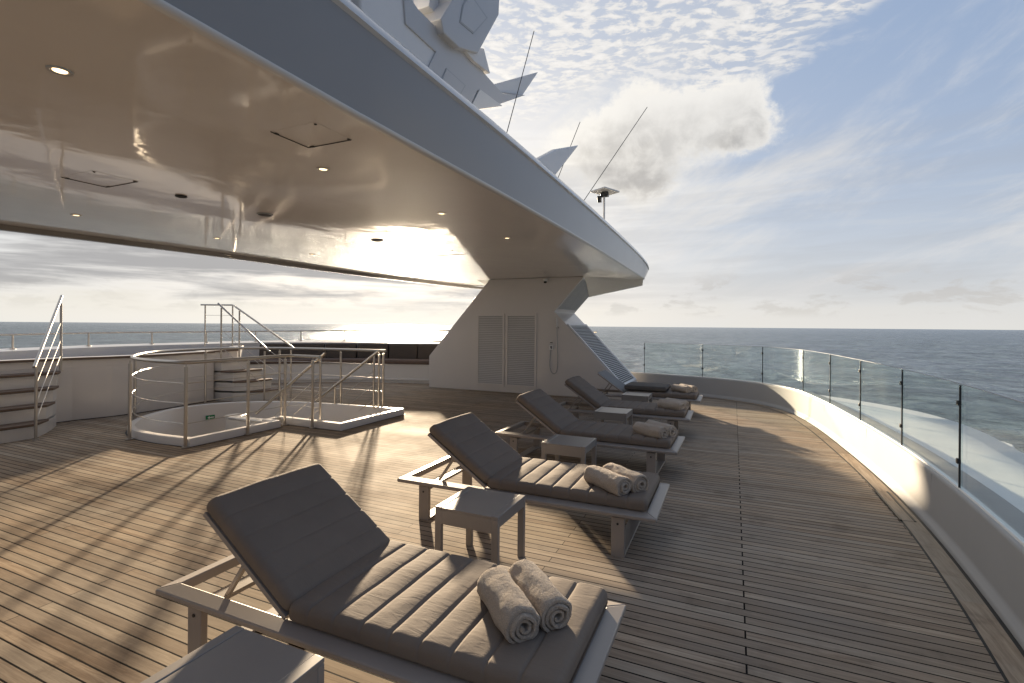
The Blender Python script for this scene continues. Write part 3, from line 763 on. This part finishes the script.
# outlines in (Y, Z); the near face of each piece lies at its own X
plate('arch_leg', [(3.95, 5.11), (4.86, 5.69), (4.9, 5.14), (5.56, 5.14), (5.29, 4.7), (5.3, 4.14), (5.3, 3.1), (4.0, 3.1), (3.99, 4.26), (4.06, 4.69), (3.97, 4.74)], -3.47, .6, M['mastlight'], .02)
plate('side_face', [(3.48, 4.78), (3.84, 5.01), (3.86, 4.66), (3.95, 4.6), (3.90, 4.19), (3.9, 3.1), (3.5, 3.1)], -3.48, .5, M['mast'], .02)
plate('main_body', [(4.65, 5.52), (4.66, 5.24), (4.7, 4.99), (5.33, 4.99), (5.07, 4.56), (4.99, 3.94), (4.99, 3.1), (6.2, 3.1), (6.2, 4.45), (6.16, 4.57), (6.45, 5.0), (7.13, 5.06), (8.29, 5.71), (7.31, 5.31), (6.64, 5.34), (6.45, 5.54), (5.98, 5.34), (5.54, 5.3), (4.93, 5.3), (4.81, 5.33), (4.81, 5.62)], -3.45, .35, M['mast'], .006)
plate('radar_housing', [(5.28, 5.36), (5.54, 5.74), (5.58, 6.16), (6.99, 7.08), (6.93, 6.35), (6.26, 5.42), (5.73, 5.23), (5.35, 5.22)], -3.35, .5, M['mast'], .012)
plate('lower_chine', [(5.82, 5.35), (6.54, 5.64), (6.75, 5.37), (6.24, 5.31)], -3.40, .3, M['mastlight'], .006)  # lit strip under the housing, its brightness put into the pale colour
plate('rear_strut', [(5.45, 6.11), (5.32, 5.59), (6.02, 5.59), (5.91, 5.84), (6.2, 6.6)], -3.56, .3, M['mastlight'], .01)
plate('lit_gusset', [(6.50, 5.03), (6.18, 4.59), (7.28, 5.10)], -3.44, .2, M['plastic'], 0)  # white material stands in for sunlight on this facet
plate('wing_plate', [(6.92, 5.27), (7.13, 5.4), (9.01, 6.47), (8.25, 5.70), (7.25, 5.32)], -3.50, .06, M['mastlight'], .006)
for outer_, inner_, X in (([(5.99, 6.12), (6.54, 6.08), (6.11, 5.61), (5.73, 5.56), (5.8, 5.83)], [(6.02, 6.09), (6.49, 6.05), (6.11, 5.635), (5.755, 5.585), (5.825, 5.84)], -3.344), ([(5.57, 4.9), (6.08, 4.9), (5.91, 4.67), (5.41, 4.63)], [(5.575, 4.885), (6.045, 4.885), (5.9, 4.682), (5.44, 4.645)], -3.444)):
    h = plate('access_panel', inner_, X + .003, .008, M['mast'], 0)
    MB().slab([(X, y, z) for y, z in outer_], (-.005, 0, 0)).build('panel_gap', M['louvre'], h, smooth=False)
wg = MB().slab([(-2.6, 6.52, 3.86), (-2.6, 7.55, 4.38), (-2.6, 8.78, 4.85), (-2.6, 7.37, 3.85), (-2.6, 7.3, 3.1), (-2.6, 6.5, 3.1)], (-.1, 0, 0))
wt = thing('winglet', (-2.65, 7.3, 3.1), 'pale pointed winglet standing on the canopy right of the mast', 'winglet')
wg.build('blade', M['mastlight'], wt, bevel=.02, smooth=False)
g_a = 'whip aerials on the canopy roof'
for p0, p1, lab in (((-2.6, 5.2, 3.1), (-2.6, 6.52, 5.70), 'tall whip aerial passing behind the mast wing'), ((-2.9, 7.5, 3.1), (-2.6, 8.83, 5.29), 'short whip aerial behind the pale winglet'),
                    ((-2.62, 7.9, 3.1), (-1.52, 9.6, 5.69), 'long slanting whip aerial right of the winglet')):
    t_ = thing('whip_aerial', p0, lab, 'aerial', g_a)
    MB().tube([p0, p1], .006, 6).build('rod', M['blacksteel'], t_)
    MB().tube([p0, between(p0, p1, .22)], .014, 8).build('socket', M['plastic'], t_)
t_ = thing('masthead_sensor', (-2.57, 10.6, 3.1), 'slim pole with flat square dish near the tip of the canopy', 'antenna')
MB().tube([(-2.57, 10.6, 2.95), (-2.57, 10.6, 4.36)], .022, 10).build('pole', M['plastic'], t_)
MB().slab([(-2.85, 10.5, 4.44), (-2.50, 10.35, 4.46), (-2.27, 10.75, 4.44), (-2.62, 10.9, 4.42)], (0, 0, .035)).build('flat_dish', M['plastic'], t_, bevel=.008)
MB().box(-2.64, -2.48, 10.54, 10.66, 4.34, 4.43).build('mount_block', M['blacksteel'], t_, bevel=.01)
MB().box(-2.70, -2.62, 10.5, 10.6, 4.22, 4.35).build('small_camera', M['blacksteel'], t_, bevel=.01)

# ------------------------------------------------------------------ sun loungers
def cushion(L, Wd, T, seams, edge=.035, dip=.014, puff=.012, wob=0.0):
    """lies from (0,0,0) to (L,Wd,T)"""
    mb = MB(); rings = []; ns = 64; nr = 9
    xs = []
    for i in range(ns + 1): xs.append(L * i / ns)
    extra = []
    for i in (0.0, .15, .35, .6, .85): extra += [edge * i, L - edge * i]
    for q in seams: extra += [q - .012, q - .005, q, q + .005, q + .012]
    xs = sorted(set(round(x, 5) for x in xs + extra if 0 <= x <= L))
    def cut(x):
        e = 0.0
        for a in (x, L - x):
            if a < edge: u = 1 - a / edge; e = max(e, edge * (1 - math.sqrt(max(0, 1 - u * u))))
        return e
    for x in xs:
        e = cut(x); d = 0.0; pf = 1.0
        for q in seams:
            a = abs(x - q); d = max(d, dip * math.exp(-(a / .007) ** 2) )
            pf = min(pf, min(1, a / .055))
        r = edge; y0, y1 = e * .8 + d * .3, Wd - e * .8 - d * .3; z0, z1 = e * .5, T - e * .8 - d + puff * (1 - (1 - pf) ** 2) * (.5 if seams else 0)
        ring = []
        for cx_, cy_, a0 in ((y1 - r, z1 - r, 0), (y0 + r, z1 - r, 90), (y0 + r, z0 + r * .6, 180), (y1 - r, z0 + r * .6, 270)):
            rr = r if a0 < 180 else r * .6
            sx = r
            for k in range(nr):
                a = R(a0 + 90 * k / (nr - 1))
                ring.append((cx_ + sx * math.cos(a), cy_ + rr * math.sin(a)))
            if a0 == 0:
                for k in range(1, 18):
                    yy = (y1 - r) + (y0 + r - y1 + r) * k / 18; u = abs(2 * k / 18 - 1)
                    ring.append((yy, z1 + .006 * (1 - u * u) * (0.3 + .7 * pf)))
        jit = []
        for (yy, zz) in ring:
            nz = noise.noise(Vector((x * 7 + wob, yy * 7, zz * 7))) * .0035 + noise.noise(Vector((x * 22 + wob, yy * 5, zz * 9))) * .0018
            jit.append((x, yy, zz + (nz if zz > T * .4 else 0)))
        rings.append(jit)
    mb.loft(rings); return mb

def make_lounger(pillow_back=True):
    X0, X1, Ya, Yb = -2.46, -0.43, 1.45, 2.25
    rt = thing('sun_lounger', (-1.45, 1.85, 0), '', 'sun lounger', 'sun loungers in a row on the deck')
    f = MB(); z0, z1 = .268, .318; w_ = .075
    # mitred frame with chamfered outer edge
    def rail(p, q, inn_p, inn_q):
        f.add([(p[0], p[1], z0 + .012), (q[0], q[1], z0 + .012), (inn_q[0], inn_q[1], z0), (inn_p[0], inn_p[1], z0),
               (p[0], p[1], z1 - .012), (q[0], q[1], z1 - .012), (inn_q[0], inn_q[1], z1), (inn_p[0], inn_p[1], z1)],
              [(3, 2, 1, 0), (4, 5, 6, 7), (0, 1, 5, 4), (1, 2, 6, 5), (2, 3, 7, 6), (3, 0, 4, 7)])
    o4 = [(X0, Ya), (X1, Ya), (X1, Yb), (X0, Yb)]; i4 = [(X0 + w_, Ya + w_), (X1 - w_, Ya + w_), (X1 - w_, Yb - w_), (X0 + w_, Yb - w_)]
    for k in range(4): rail(o4[k], o4[(k + 1) % 4], i4[k], i4[(k + 1) % 4])
    f.build('frame', M['frame'], rt, bevel=.006)
    sl = MB()
    for k in range(11): sl.box(-1.70 + k * .11, -1.64 + k * .11, Ya + w_ - .01, Yb - w_ + .01, .278, .312)
    sl.build('slats', M['frame'], rt)
    for xa in (-2.27, -.73):
        for ya in (Ya + .03, Yb - .03 - .035):
            MB().box(xa, xa + .09, ya, ya + .035, .0, .268).build('leg', M['frame'], rt, bevel=.004)
        MB().box(xa + .001, xa + .089, Ya + .066, Yb - .066, .001, .016).build('foot_bar', M['frame'], rt, bevel=.003)
        MB().box(xa + .01, xa + .08, Ya + .066, Yb - .066, .235, .266).build('cross_bar', M['frame'], rt, bevel=.003)
    for xa in (-2.225, -.685):
        for ya in (Ya + .0285, Yb - .0285):
            MB().disc((0, 0, 0), .008, .003, 12).xform(Matrix.Translation((xa, ya + (.0 if ya > 1.8 else -.0), .225)) @ Matrix.Rotation(R(90 if ya < 1.8 else -90), 4, 'X')).build('screw', M['blacksteel'], rt)
    # backrest
    hx, hz, an = -1.70, .32, R(34.5)
    Mx = Matrix.Translation((hx, 0, hz)) @ Matrix.Rotation(an, 4, 'Y') @ Matrix.Scale(-1, 4, (1, 0, 0))
    fb_ = MB(); fb_.box(0.0, .62, Ya + .06, Ya + .09, -.004, .018); fb_.box(0, .62, Yb - .09, Yb - .06, -.004, .018); fb_.box(.59, .62, Ya + .09, Yb - .09, -.004, .018)
    for k in range(6): fb_.box(.05 + k * .1, .09 + k * .1, Ya + .09, Yb - .09, 0, .014)
    fb_.xform(Mx); fb_.build('backrest_frame', M['frame'], rt)
    for yy in (Ya + .16, Yb - .16):
        st = MB(); a_ = Mx @ Vector((.36, yy, 0)); st.bar(a_, (-2.18, yy, .26), .022, .018); st.build('strut', M['frame'], rt)
    st = MB().bar((-2.18, Ya + .07, .262), (-2.18, Yb - .07, .262), .03, .02); st.build('ratchet_bar', M['frame'], rt)
    bc = None
    if pillow_back:
        bc = cushion(.645, .67, .08, [.12, .25, .38, .51], dip=.0035, puff=.001, wob=3.0)
        bc.xform(Mx @ Matrix.Translation((.0, Ya + .06, .018))); bc.build('back_cushion', M['cushion'], rt, ang=60)
    else:
        sb = MB().box(.0, .64, Ya + .095, Yb - .095, .016, .021); sb.xform(Mx); sb.build('mesh_panel', M['sling'], rt)
    sc = cushion(1.19, .69, .085, [.12 + .133 * k for k in range(8)], dip=.0065, puff=.004, wob=0.5)
    sc.xform(Matrix.Translation((-1.685, Ya + .055, .3145))); sc.build('seat_cushion', M['cushion'], rt, ang=60)
    tie = MB()
    for yy in (Ya + .10, Yb - .10): tie.bar((-1.71, yy, .325), (-1.70, yy, .36), .012, .05)
    tie.build('tie_strap', M['blacksteel'], rt)
    return rt
L1 = make_lounger(True)
L1['label'] = 'nearest sun lounger, largest in the photo, with raised dark back and sunlit ribbed seat'
starts = [3.32, 5.20, 7.08]
labs = ['second sun lounger from the camera with half of its seat in sunlight', 'middle sun lounger, fully in shade beside the low table behind the second lounger', 'fourth sun lounger from the camera, in shade, next to last of the row']
for y, lab in zip(starts, labs):
    c = copy_tree(L1); c.location.y = 1.85 + (y - 1.46); c.location.x -= {5.20: .07, 7.08: .10, 3.32: .02}.get(y, 0.0); c['label'] = lab; c.rotation_euler.z = R({3.32: .5, 5.20: -.8, 7.08: .6}[y])
L5 = make_lounger(False); L5.location.y = 1.85 + (8.95 - 1.46); L5.location.x -= .07
L5['label'] = 'farthest sun lounger with bare raised backrest and its back cushion laid flat'
fc = cushion(.74, .66, .085, [], wob=9)
fc.xform(Matrix.Translation((-1.80, 9.02, .412)))
fo = fc.build('loose_cushion', M['piping'], None, ang=60)
tag(fo, 'loose dark cushion lying flat on the farthest sun lounger', 'cushion')

# side tables
def make_table():
    x0, x1, y0, y1, H = -1.71, -1.27, .87, 1.30, .41
    rt = thing('side_table', ((x0 + x1) / 2, (y0 + y1) / 2, 0), '', 'side table', 'small square side tables between the loungers')
    lg_ = .045
    MB().box(x0 + lg_ + .002, x1 - lg_ - .002, y0 + .0, y1 - .0, H - .016, H - .0025).build('tabletop', M['table'], rt, bevel=.002)
    for xa in (x0, x1 - lg_): MB().box(xa, xa + lg_, y0, y1, H - .018, H).build('end_rail', M['table'], rt, bevel=.003)
    ap = MB()
    for ya in (y0 + .001, y1 - .017): ap.box(x0 + lg_, x1 - lg_, ya, ya + .016, H - .105, H - .017)
    for xa in (x0 + .002, x1 - .018): ap.box(xa, xa + .016, y0 + .03, y1 - .03, H - .07, H - .0185)
    ap.build('apron', M['table'], rt)
    for xa in (x0, x1 - lg_):
        for ya in (y0, y1 - .03): MB().box(xa, xa + lg_, ya, ya + .03, 0, H - .0185).build('leg', M['table'], rt, bevel=.003)
    return rt
T1 = make_table(); T1['label'] = 'nearest grey side table, cut off by the bottom edge in front of the nearest lounger'
for y, lab in zip((2.67, 4.57, 6.56, 8.37), ['grey side table standing between the nearest and second sun loungers', 'shaded grey side table between the second and middle sun loungers',
                                            'pale topped side table between the middle and fourth sun loungers', 'farthest side table, in front of the lounger with the flat loose cushion']):
    c = copy_tree(T1); c.location.y = T1.location.y + (y - .87); c['label'] = lab

# towels
def towel_mesh(seed, Lt=.37, Rr=.064):
    rnd = random.Random(seed); mb = MB(); turns = 3.3; n = 104; m = 22
    r0 = .004; pitch = (Rr - r0) / turns; ph = R(-95) - turns * 2 * math.pi + rnd.uniform(-.25, .25)
    rings = []
    for i in range(m + 1):
        u = -Lt / 2 + Lt * i / m
        ring_o, ring_i = [], []
        for k in range(n + 1):
            th = turns * 2 * math.pi * k / n; r = r0 + pitch * th / (2 * math.pi)
            tk = pitch * .80 if i in (0, m) else pitch * .93
            a = th + ph
            tele = .006 * math.sin(a * .5 + seed) + .004 * noise.noise(Vector((a, seed, 0)))
            endf = (2 * i / m - 1); uu = u + tele * endf * abs(endf) - endf * abs(endf) ** 6 * .012 * (r / Rr) ** 2
            wob = .009 * noise.noise(Vector((uu * 9, math.cos(a) * 2 + seed, math.sin(a) * 2))) + .0035 * noise.noise(Vector((uu * 34, math.cos(a) * 6 + seed, math.sin(a) * 6)))
            flat = 1.0
            ro = r + tk + wob * (r / Rr); ri = r + wob * (r / Rr)
            if abs(endf) > .97: ro -= .0025; ri += .001
            def pt(q):
                y, z = q * math.cos(a), q * math.sin(a) * .93
                if z < -Rr * .80: z = -Rr * .80 + (z + Rr * .80) * .3
                return (uu, y, z)
            ring_o.append(pt(ro)); ring_i.append(pt(ri))
        rings.append(ring_o + ring_i[::-1])
    mb.loft(rings, closed_ring=True, caps=False)
    N = 2 * (n + 1)
    for i in (0, m):
        for k in range(n):
            a, b = i * N + k, i * N + k + 1; c, d = i * N + (N - 1 - k - 1), i * N + (N - 1 - k)
            mb.f.append((a, b, c, d))
    return mb
g_t = 'rolled towels on the foot ends of the loungers'
tw = [(-.81, 1.80, -45, 'near', 'nearest'), (-.722, 1.915, -45, 'far', 'nearest'),
      (-.815, 3.53, -36, 'near', 'second'), (-.715, 3.645, -40, 'far', 'second'),
      (-.80, 5.42, -30, 'near', 'middle'), (-.72, 5.56, -36, 'far', 'middle'),
      (-.80, 7.32, -26, 'near', 'fourth'), (-.74, 7.46, -34, 'far', 'fourth'),
      (-.84, 9.28, -40, 'near', 'farthest'), (-.74, 9.40, -44, 'far', 'farthest')]
for i, (x, y, an, w_, ln) in enumerate(tw):
    side = {'near': 'left towel', 'far': 'right towel'}[w_]
    mbt = towel_mesh(i + 1)
    o = mbt.build('rolled_towel', M['towel'], None, ang=55)
    o.location = (x, y, .3955 + .057); o.rotation_euler = (R(random.uniform(-20, 20)) * 0, 0, R(an))
    tag(o, f'beige rolled towel, the {side} of the pair on the {ln} sun lounger' if ln != 'middle' else f'beige rolled towel, the {side} of the pair on the middle sun lounger', 'towel', g_t)

# ------------------------------------------------------------------ sun, sky, camera
sun_az = math.atan2(-.594, .804); sun_el = R(11.0)
Sd = Vector((math.sin(sun_az) * math.cos(sun_el), math.cos(sun_az) * math.cos(sun_el), math.sin(sun_el)))
ld_ = bpy.data.lights.new('sun', 'SUN'); ld_.energy = 3.7; ld_.angle = R(1.6); ld_.color = (1.0, .80, .56)
lo = bpy.data.objects.new('sun', ld_); C.objects.link(lo); lo.rotation_euler = Sd.to_track_quat('Z', 'Y').to_euler(); lo.location = (0, 0, 20)

t = NT('World', world=True); S.world = t.o
tc = t.n('ShaderNodeTexCoord'); D = t.vm('NORMALIZE', tc.outputs['Generated'])
sky = t.n('ShaderNodeTexSky', sky_type='NISHITA'); sky.sun_disc = False; sky.sun_elevation = sun_el; sky.sun_rotation = sun_az
sky.air_density = 1.0; sky.dust_density = 1.6; sky.ozone_density = 1.2
K = 2.85   # cloud colours are in units of the 0.1 background strength
def kc(r, g, b): return (r * K, g * K, b * K)
yaw = R(24)
fwd = (-math.sin(yaw), math.cos(yaw), 0); rgt = (math.cos(yaw), math.sin(yaw), 0)
dF = t.vm('DOT_PRODUCT', D, fwd); dR = t.vm('DOT_PRODUCT', D, rgt); dz = t.sep(D)[2]
az = t.m('MULTIPLY', t.m('ARCTAN2', dR, dF), 57.2958); el = t.m('MULTIPLY', t.m('ARCSINE', dz), 57.2958)
P = t.xyz(az, el, 0)
cs = t.vm('DOT_PRODUCT', D, tuple(Sd)); ang = t.m('MULTIPLY', t.m('ARCCOSINE', t.m('MINIMUM', cs, .99999)), 57.2958)
glow = t.m('EXPONENT', t.m('DIVIDE', ang, -12.0)); glow2 = t.m('EXPONENT', t.m('DIVIDE', ang, -38.0))
col = t.mix(0.75, t.mix(1.0, sky.outputs[0], (.29, .29, .29), 'MULTIPLY'), kc(.225, .345, .57))
# haze towards the horizon
hz = t.m('EXPONENT', t.m('DIVIDE', t.m('MAXIMUM', el, 0.0), -10.5))
col = t.mix(t.m('MULTIPLY', hz, .85), col, kc(.72, .70, .655))
# veil (cirrus streaks rising to the right)
ca, sa = math.cos(R(27)), math.sin(R(27))
u = t.m('ADD', t.m('MULTIPLY', az, ca), t.m('MULTIPLY', el, sa)); v = t.m('SUBTRACT', t.m('MULTIPLY', el, ca), t.m('MULTIPLY', az, sa))
ci = t.noise(t.xyz(t.m('MULTIPLY', u, .035), t.m('MULTIPLY', v, .13), 3.0), 1.0, 7, .6, .6)
ci2 = t.noise(t.xyz(t.m('MULTIPLY', u, .10), t.m('MULTIPLY', v, .32), 9.0), 1.0, 6, .65, .4)
cim = t.m('MULTIPLY', t.ramp(t.m('ADD', ci, t.m('MULTIPLY', ci2, .35)), .58, .86), t.ramp(el, 34, 22))
col = t.mix(t.m('MULTIPLY', cim, .85), col, kc(.64, .64, .645))
# veil round the sun side
vm_ = t.m('MULTIPLY', t.ramp(az, 26, 4), t.ramp(el, 30, 20))
col = t.mix(t.m('MULTIPLY', vm_, .55), col, kc(.74, .725, .70))
# little cumulus row just over the horizon
lc = t.noise(t.xyz(t.m('MULTIPLY', az, .16), t.m('MULTIPLY', el, .42), 2.0), 1.0, 7, .62, .3)
lcm = t.m('MULTIPLY', t.ramp(lc, .50, .60), t.m('MULTIPLY', t.ramp(el, 6.5, 3.5), t.ramp(el, .8, 1.8)))
col = t.mix(t.m('MULTIPLY', lcm, .7), col, kc(.48, .47, .46))
# altocumulus sheet high up
pz = t.m('MAXIMUM', dz, .05)
px_ = t.m('DIVIDE', dR, pz); py_ = t.m('DIVIDE', dF, pz)
Q = t.xyz(px_, py_, 0)
wq = t.vm('ADD', Q, t.vm('MULTIPLY', t.noise(Q, 2.2, 3, .5, color=True), (.16, .16, 0)))
cells = t.noise(t.vm('MULTIPLY', wq, (1.0, 1.4, 1)), 15.0, 5, .58, .2)
patch = t.noise(Q, 1.6, 4, .55, .3)
edge_e = t.m('ADD', t.m('MULTIPLY', t.m('ADD', az, 1.4), .13), 22.8)
amask = t.ramp(t.m('ADD', el, t.m('MULTIPLY', t.m('SUBTRACT', patch, .5), 14.0)), t.m('SUBTRACT', edge_e, 1.2), t.m('ADD', edge_e, 1.6))
amask = t.m('MULTIPLY', amask, t.ramp(az, 48, 32))
ac = t.m('MULTIPLY', amask, t.ramp(cells, .43, .56))
veil = t.m('MULTIPLY', amask, .38)
col = t.mix(veil, col, kc(.56, .57, .60))
col = t.mix(t.m('MULTIPLY', ac, .85), col, t.mix(t.ramp(cells, .50, .72), kc(.68, .67, .66), kc(.80, .78, .76)))
# big cumulus: soft lobes broken up by fractal noise
wn_ = t.noise(t.vm('MULTIPLY', P, (.13, .15, 1)), 1.0, 8, .6, .15, color=True)
wf_ = t.noise(t.vm('MULTIPLY', P, (.5, .55, 1)), 1.0, 7, .62, .2, color=True)
PW = t.vm('ADD', P, t.vm('MULTIPLY', t.vm('SUBTRACT', wn_, (.5, .5, .5)), (5.0, 4.2, 0)))
PW = t.vm('ADD', PW, t.vm('MULTIPLY', t.vm('SUBTRACT', wf_, (.5, .5, .5)), (3.0, 2.7, 0)))
dens = None
for (a0, e0, ra, re) in ((25.4, 21.2, 3.2, 3.0), (22.6, 23.4, 2.8, 2.4), (18.6, 22.8, 2.8, 3.0), (21.5, 19.2, 4.8, 3.0), (25.6, 19.2, 2.8, 2.0), (14.4, 23.0, 3.4, 3.6), (15.0, 18.6, 5.2, 4.0), (10.4, 20.6, 3.6, 3.2), (11.0, 16.8, 4.6, 3.2), (6.0, 19.0, 3.8, 3.2), (15.5, 15.0, 4.0, 2.4)):
    q = t.vm('DIVIDE', t.vm('SUBTRACT', PW, (a0, e0, 0)), (ra, re, 1))
    g_ = t.m('EXPONENT', t.m('MULTIPLY', t.m('POWER', t.vm('LENGTH', q), 2.0), -1.4))
    dens = g_ if dens is None else t.m('ADD', dens, g_)
dens2 = t.m('ADD', dens, t.m('MULTIPLY', t.m('SUBTRACT', t.noise(t.vm('MULTIPLY', P, (1.1, 1.2, 1)), 1.0, 6, .62, .2), .5), .55))
cm = t.ramp(dens2, .24, t.ramp(t.sep(PW)[1], 15, 23, 1.5, .72))
core = t.ramp(dens, .62, 1.7)
cdet = t.noise(t.vm('MULTIPLY', P, (.33, .36, 1)), 1.0, 7, .6, .3)
shade = t.m('MULTIPLY', core, t.ramp(cdet, .30, .66, .35, 1.0))
shade = t.m('MULTIPLY', shade, t.ramp(az, 3, 11, .2, 1.0))
shade = t.m('MULTIPLY', shade, t.ramp(t.sep(PW)[1], 24.5, 18.5, .12, 1.0))
shade = t.m('MULTIPLY', shade, t.ramp(t.sep(PW)[1], 12.5, 15.5, .35, 1.0))
ccol = t.mix(shade, kc(.80, .775, .73), kc(.33, .32, .31))
col = t.mix(t.m('MULTIPLY', cm, .86), col, ccol)
# glow about the hidden sun
col = t.mix(t.m('MULTIPLY', glow2, .22), col, kc(.95, .90, .80))
col = t.mix(1.0, col, t.mix(t.m('MULTIPLY', glow, 1.0), (0, 0, 0), kc(.55, .47, .36)), 'ADD')
# low stratus bands
bn = t.noise(t.xyz(t.m('MULTIPLY', az, .022), t.m('MULTIPLY', el, .30), 1.0), 1.0, 7, .58, .5)
bn2 = t.noise(t.xyz(t.m('MULTIPLY', az, .07), t.m('MULTIPLY', el, .62), 5.0), 1.0, 6, .6, .3)
bb_ = t.m('ADD', t.m('MULTIPLY', bn, .65), t.m('MULTIPLY', bn2, .35))
low = t.m('MULTIPLY', t.ramp(el, 24, 12), t.ramp(el, 0.6, 3.2))
left_w = t.ramp(az, 20, -12, .18, 1.0)
dk = t.m('MULTIPLY', t.m('MULTIPLY', t.ramp(bb_, .45, .58), low), left_w)
col = t.mix(t.m('MULTIPLY', dk, .88), col, kc(.35, .345, .35))
lt = t.m('MULTIPLY', t.m('MULTIPLY', t.ramp(bb_, .47, .39), low), left_w)
col = t.mix(t.m('MULTIPLY', lt, .8), col, kc(.72, .685, .61))
hb = t.m('MULTIPLY', t.m('EXPONENT', t.m('MULTIPLY', t.m('POWER', t.m('DIVIDE', t.m('SUBTRACT', el, 1.2), 1.6), 2.0), -1.0)), t.ramp(az, 45, -20, .25, .8))
col = t.mix(t.m('MULTIPLY', hb, .6), col, kc(.80, .76, .66))
# the sky opposite the sun is darker and bluer
away = t.ramp(ang, 55, 125)
col = t.mix(away, col, t.mix(1.0, col, (.50, .53, .60), 'MULTIPLY'))
bg = t.n('ShaderNodeBackground'); t.set(bg.inputs[0], col); t.set(bg.inputs[1], 0.1)
wo = t.n('ShaderNodeOutputWorld'); t.t.links.new(bg.outputs[0], wo.inputs[0])

cd = bpy.data.cameras.new('camera'); cd.sensor_width = 36; cd.lens = 36 * 498 / 1024; cd.shift_y = -15.9 / 1024; cd.clip_end = 60000; cd.clip_start = .05
cam = bpy.data.objects.new('camera', cd); C.objects.link(cam); S.camera = cam
cam.matrix_world = Matrix.Translation((0, 0, 1.55)) @ Matrix.Rotation(R(24), 4, 'Z') @ Matrix.Rotation(R(90), 4, 'X') @ Matrix.Rotation(.0081, 4, 'Z')

S.view_settings.view_transform = 'Standard'; S.view_settings.look = 'None'; S.view_settings.exposure = 2.0; S.view_settings.gamma = 1.0
S.render.engine = 'CYCLES'; S.cycles.max_bounces = 8; S.cycles.diffuse_bounces = 4; S.cycles.glossy_bounces = 4; S.cycles.transparent_max_bounces = 12
S.cycles.sample_clamp_indirect = 6.0; S.cycles.use_denoising = True; S.cycles.caustics_reflective = True
try: S.cycles.denoiser = 'OPENIMAGEDENOISE'
except Exception: pass
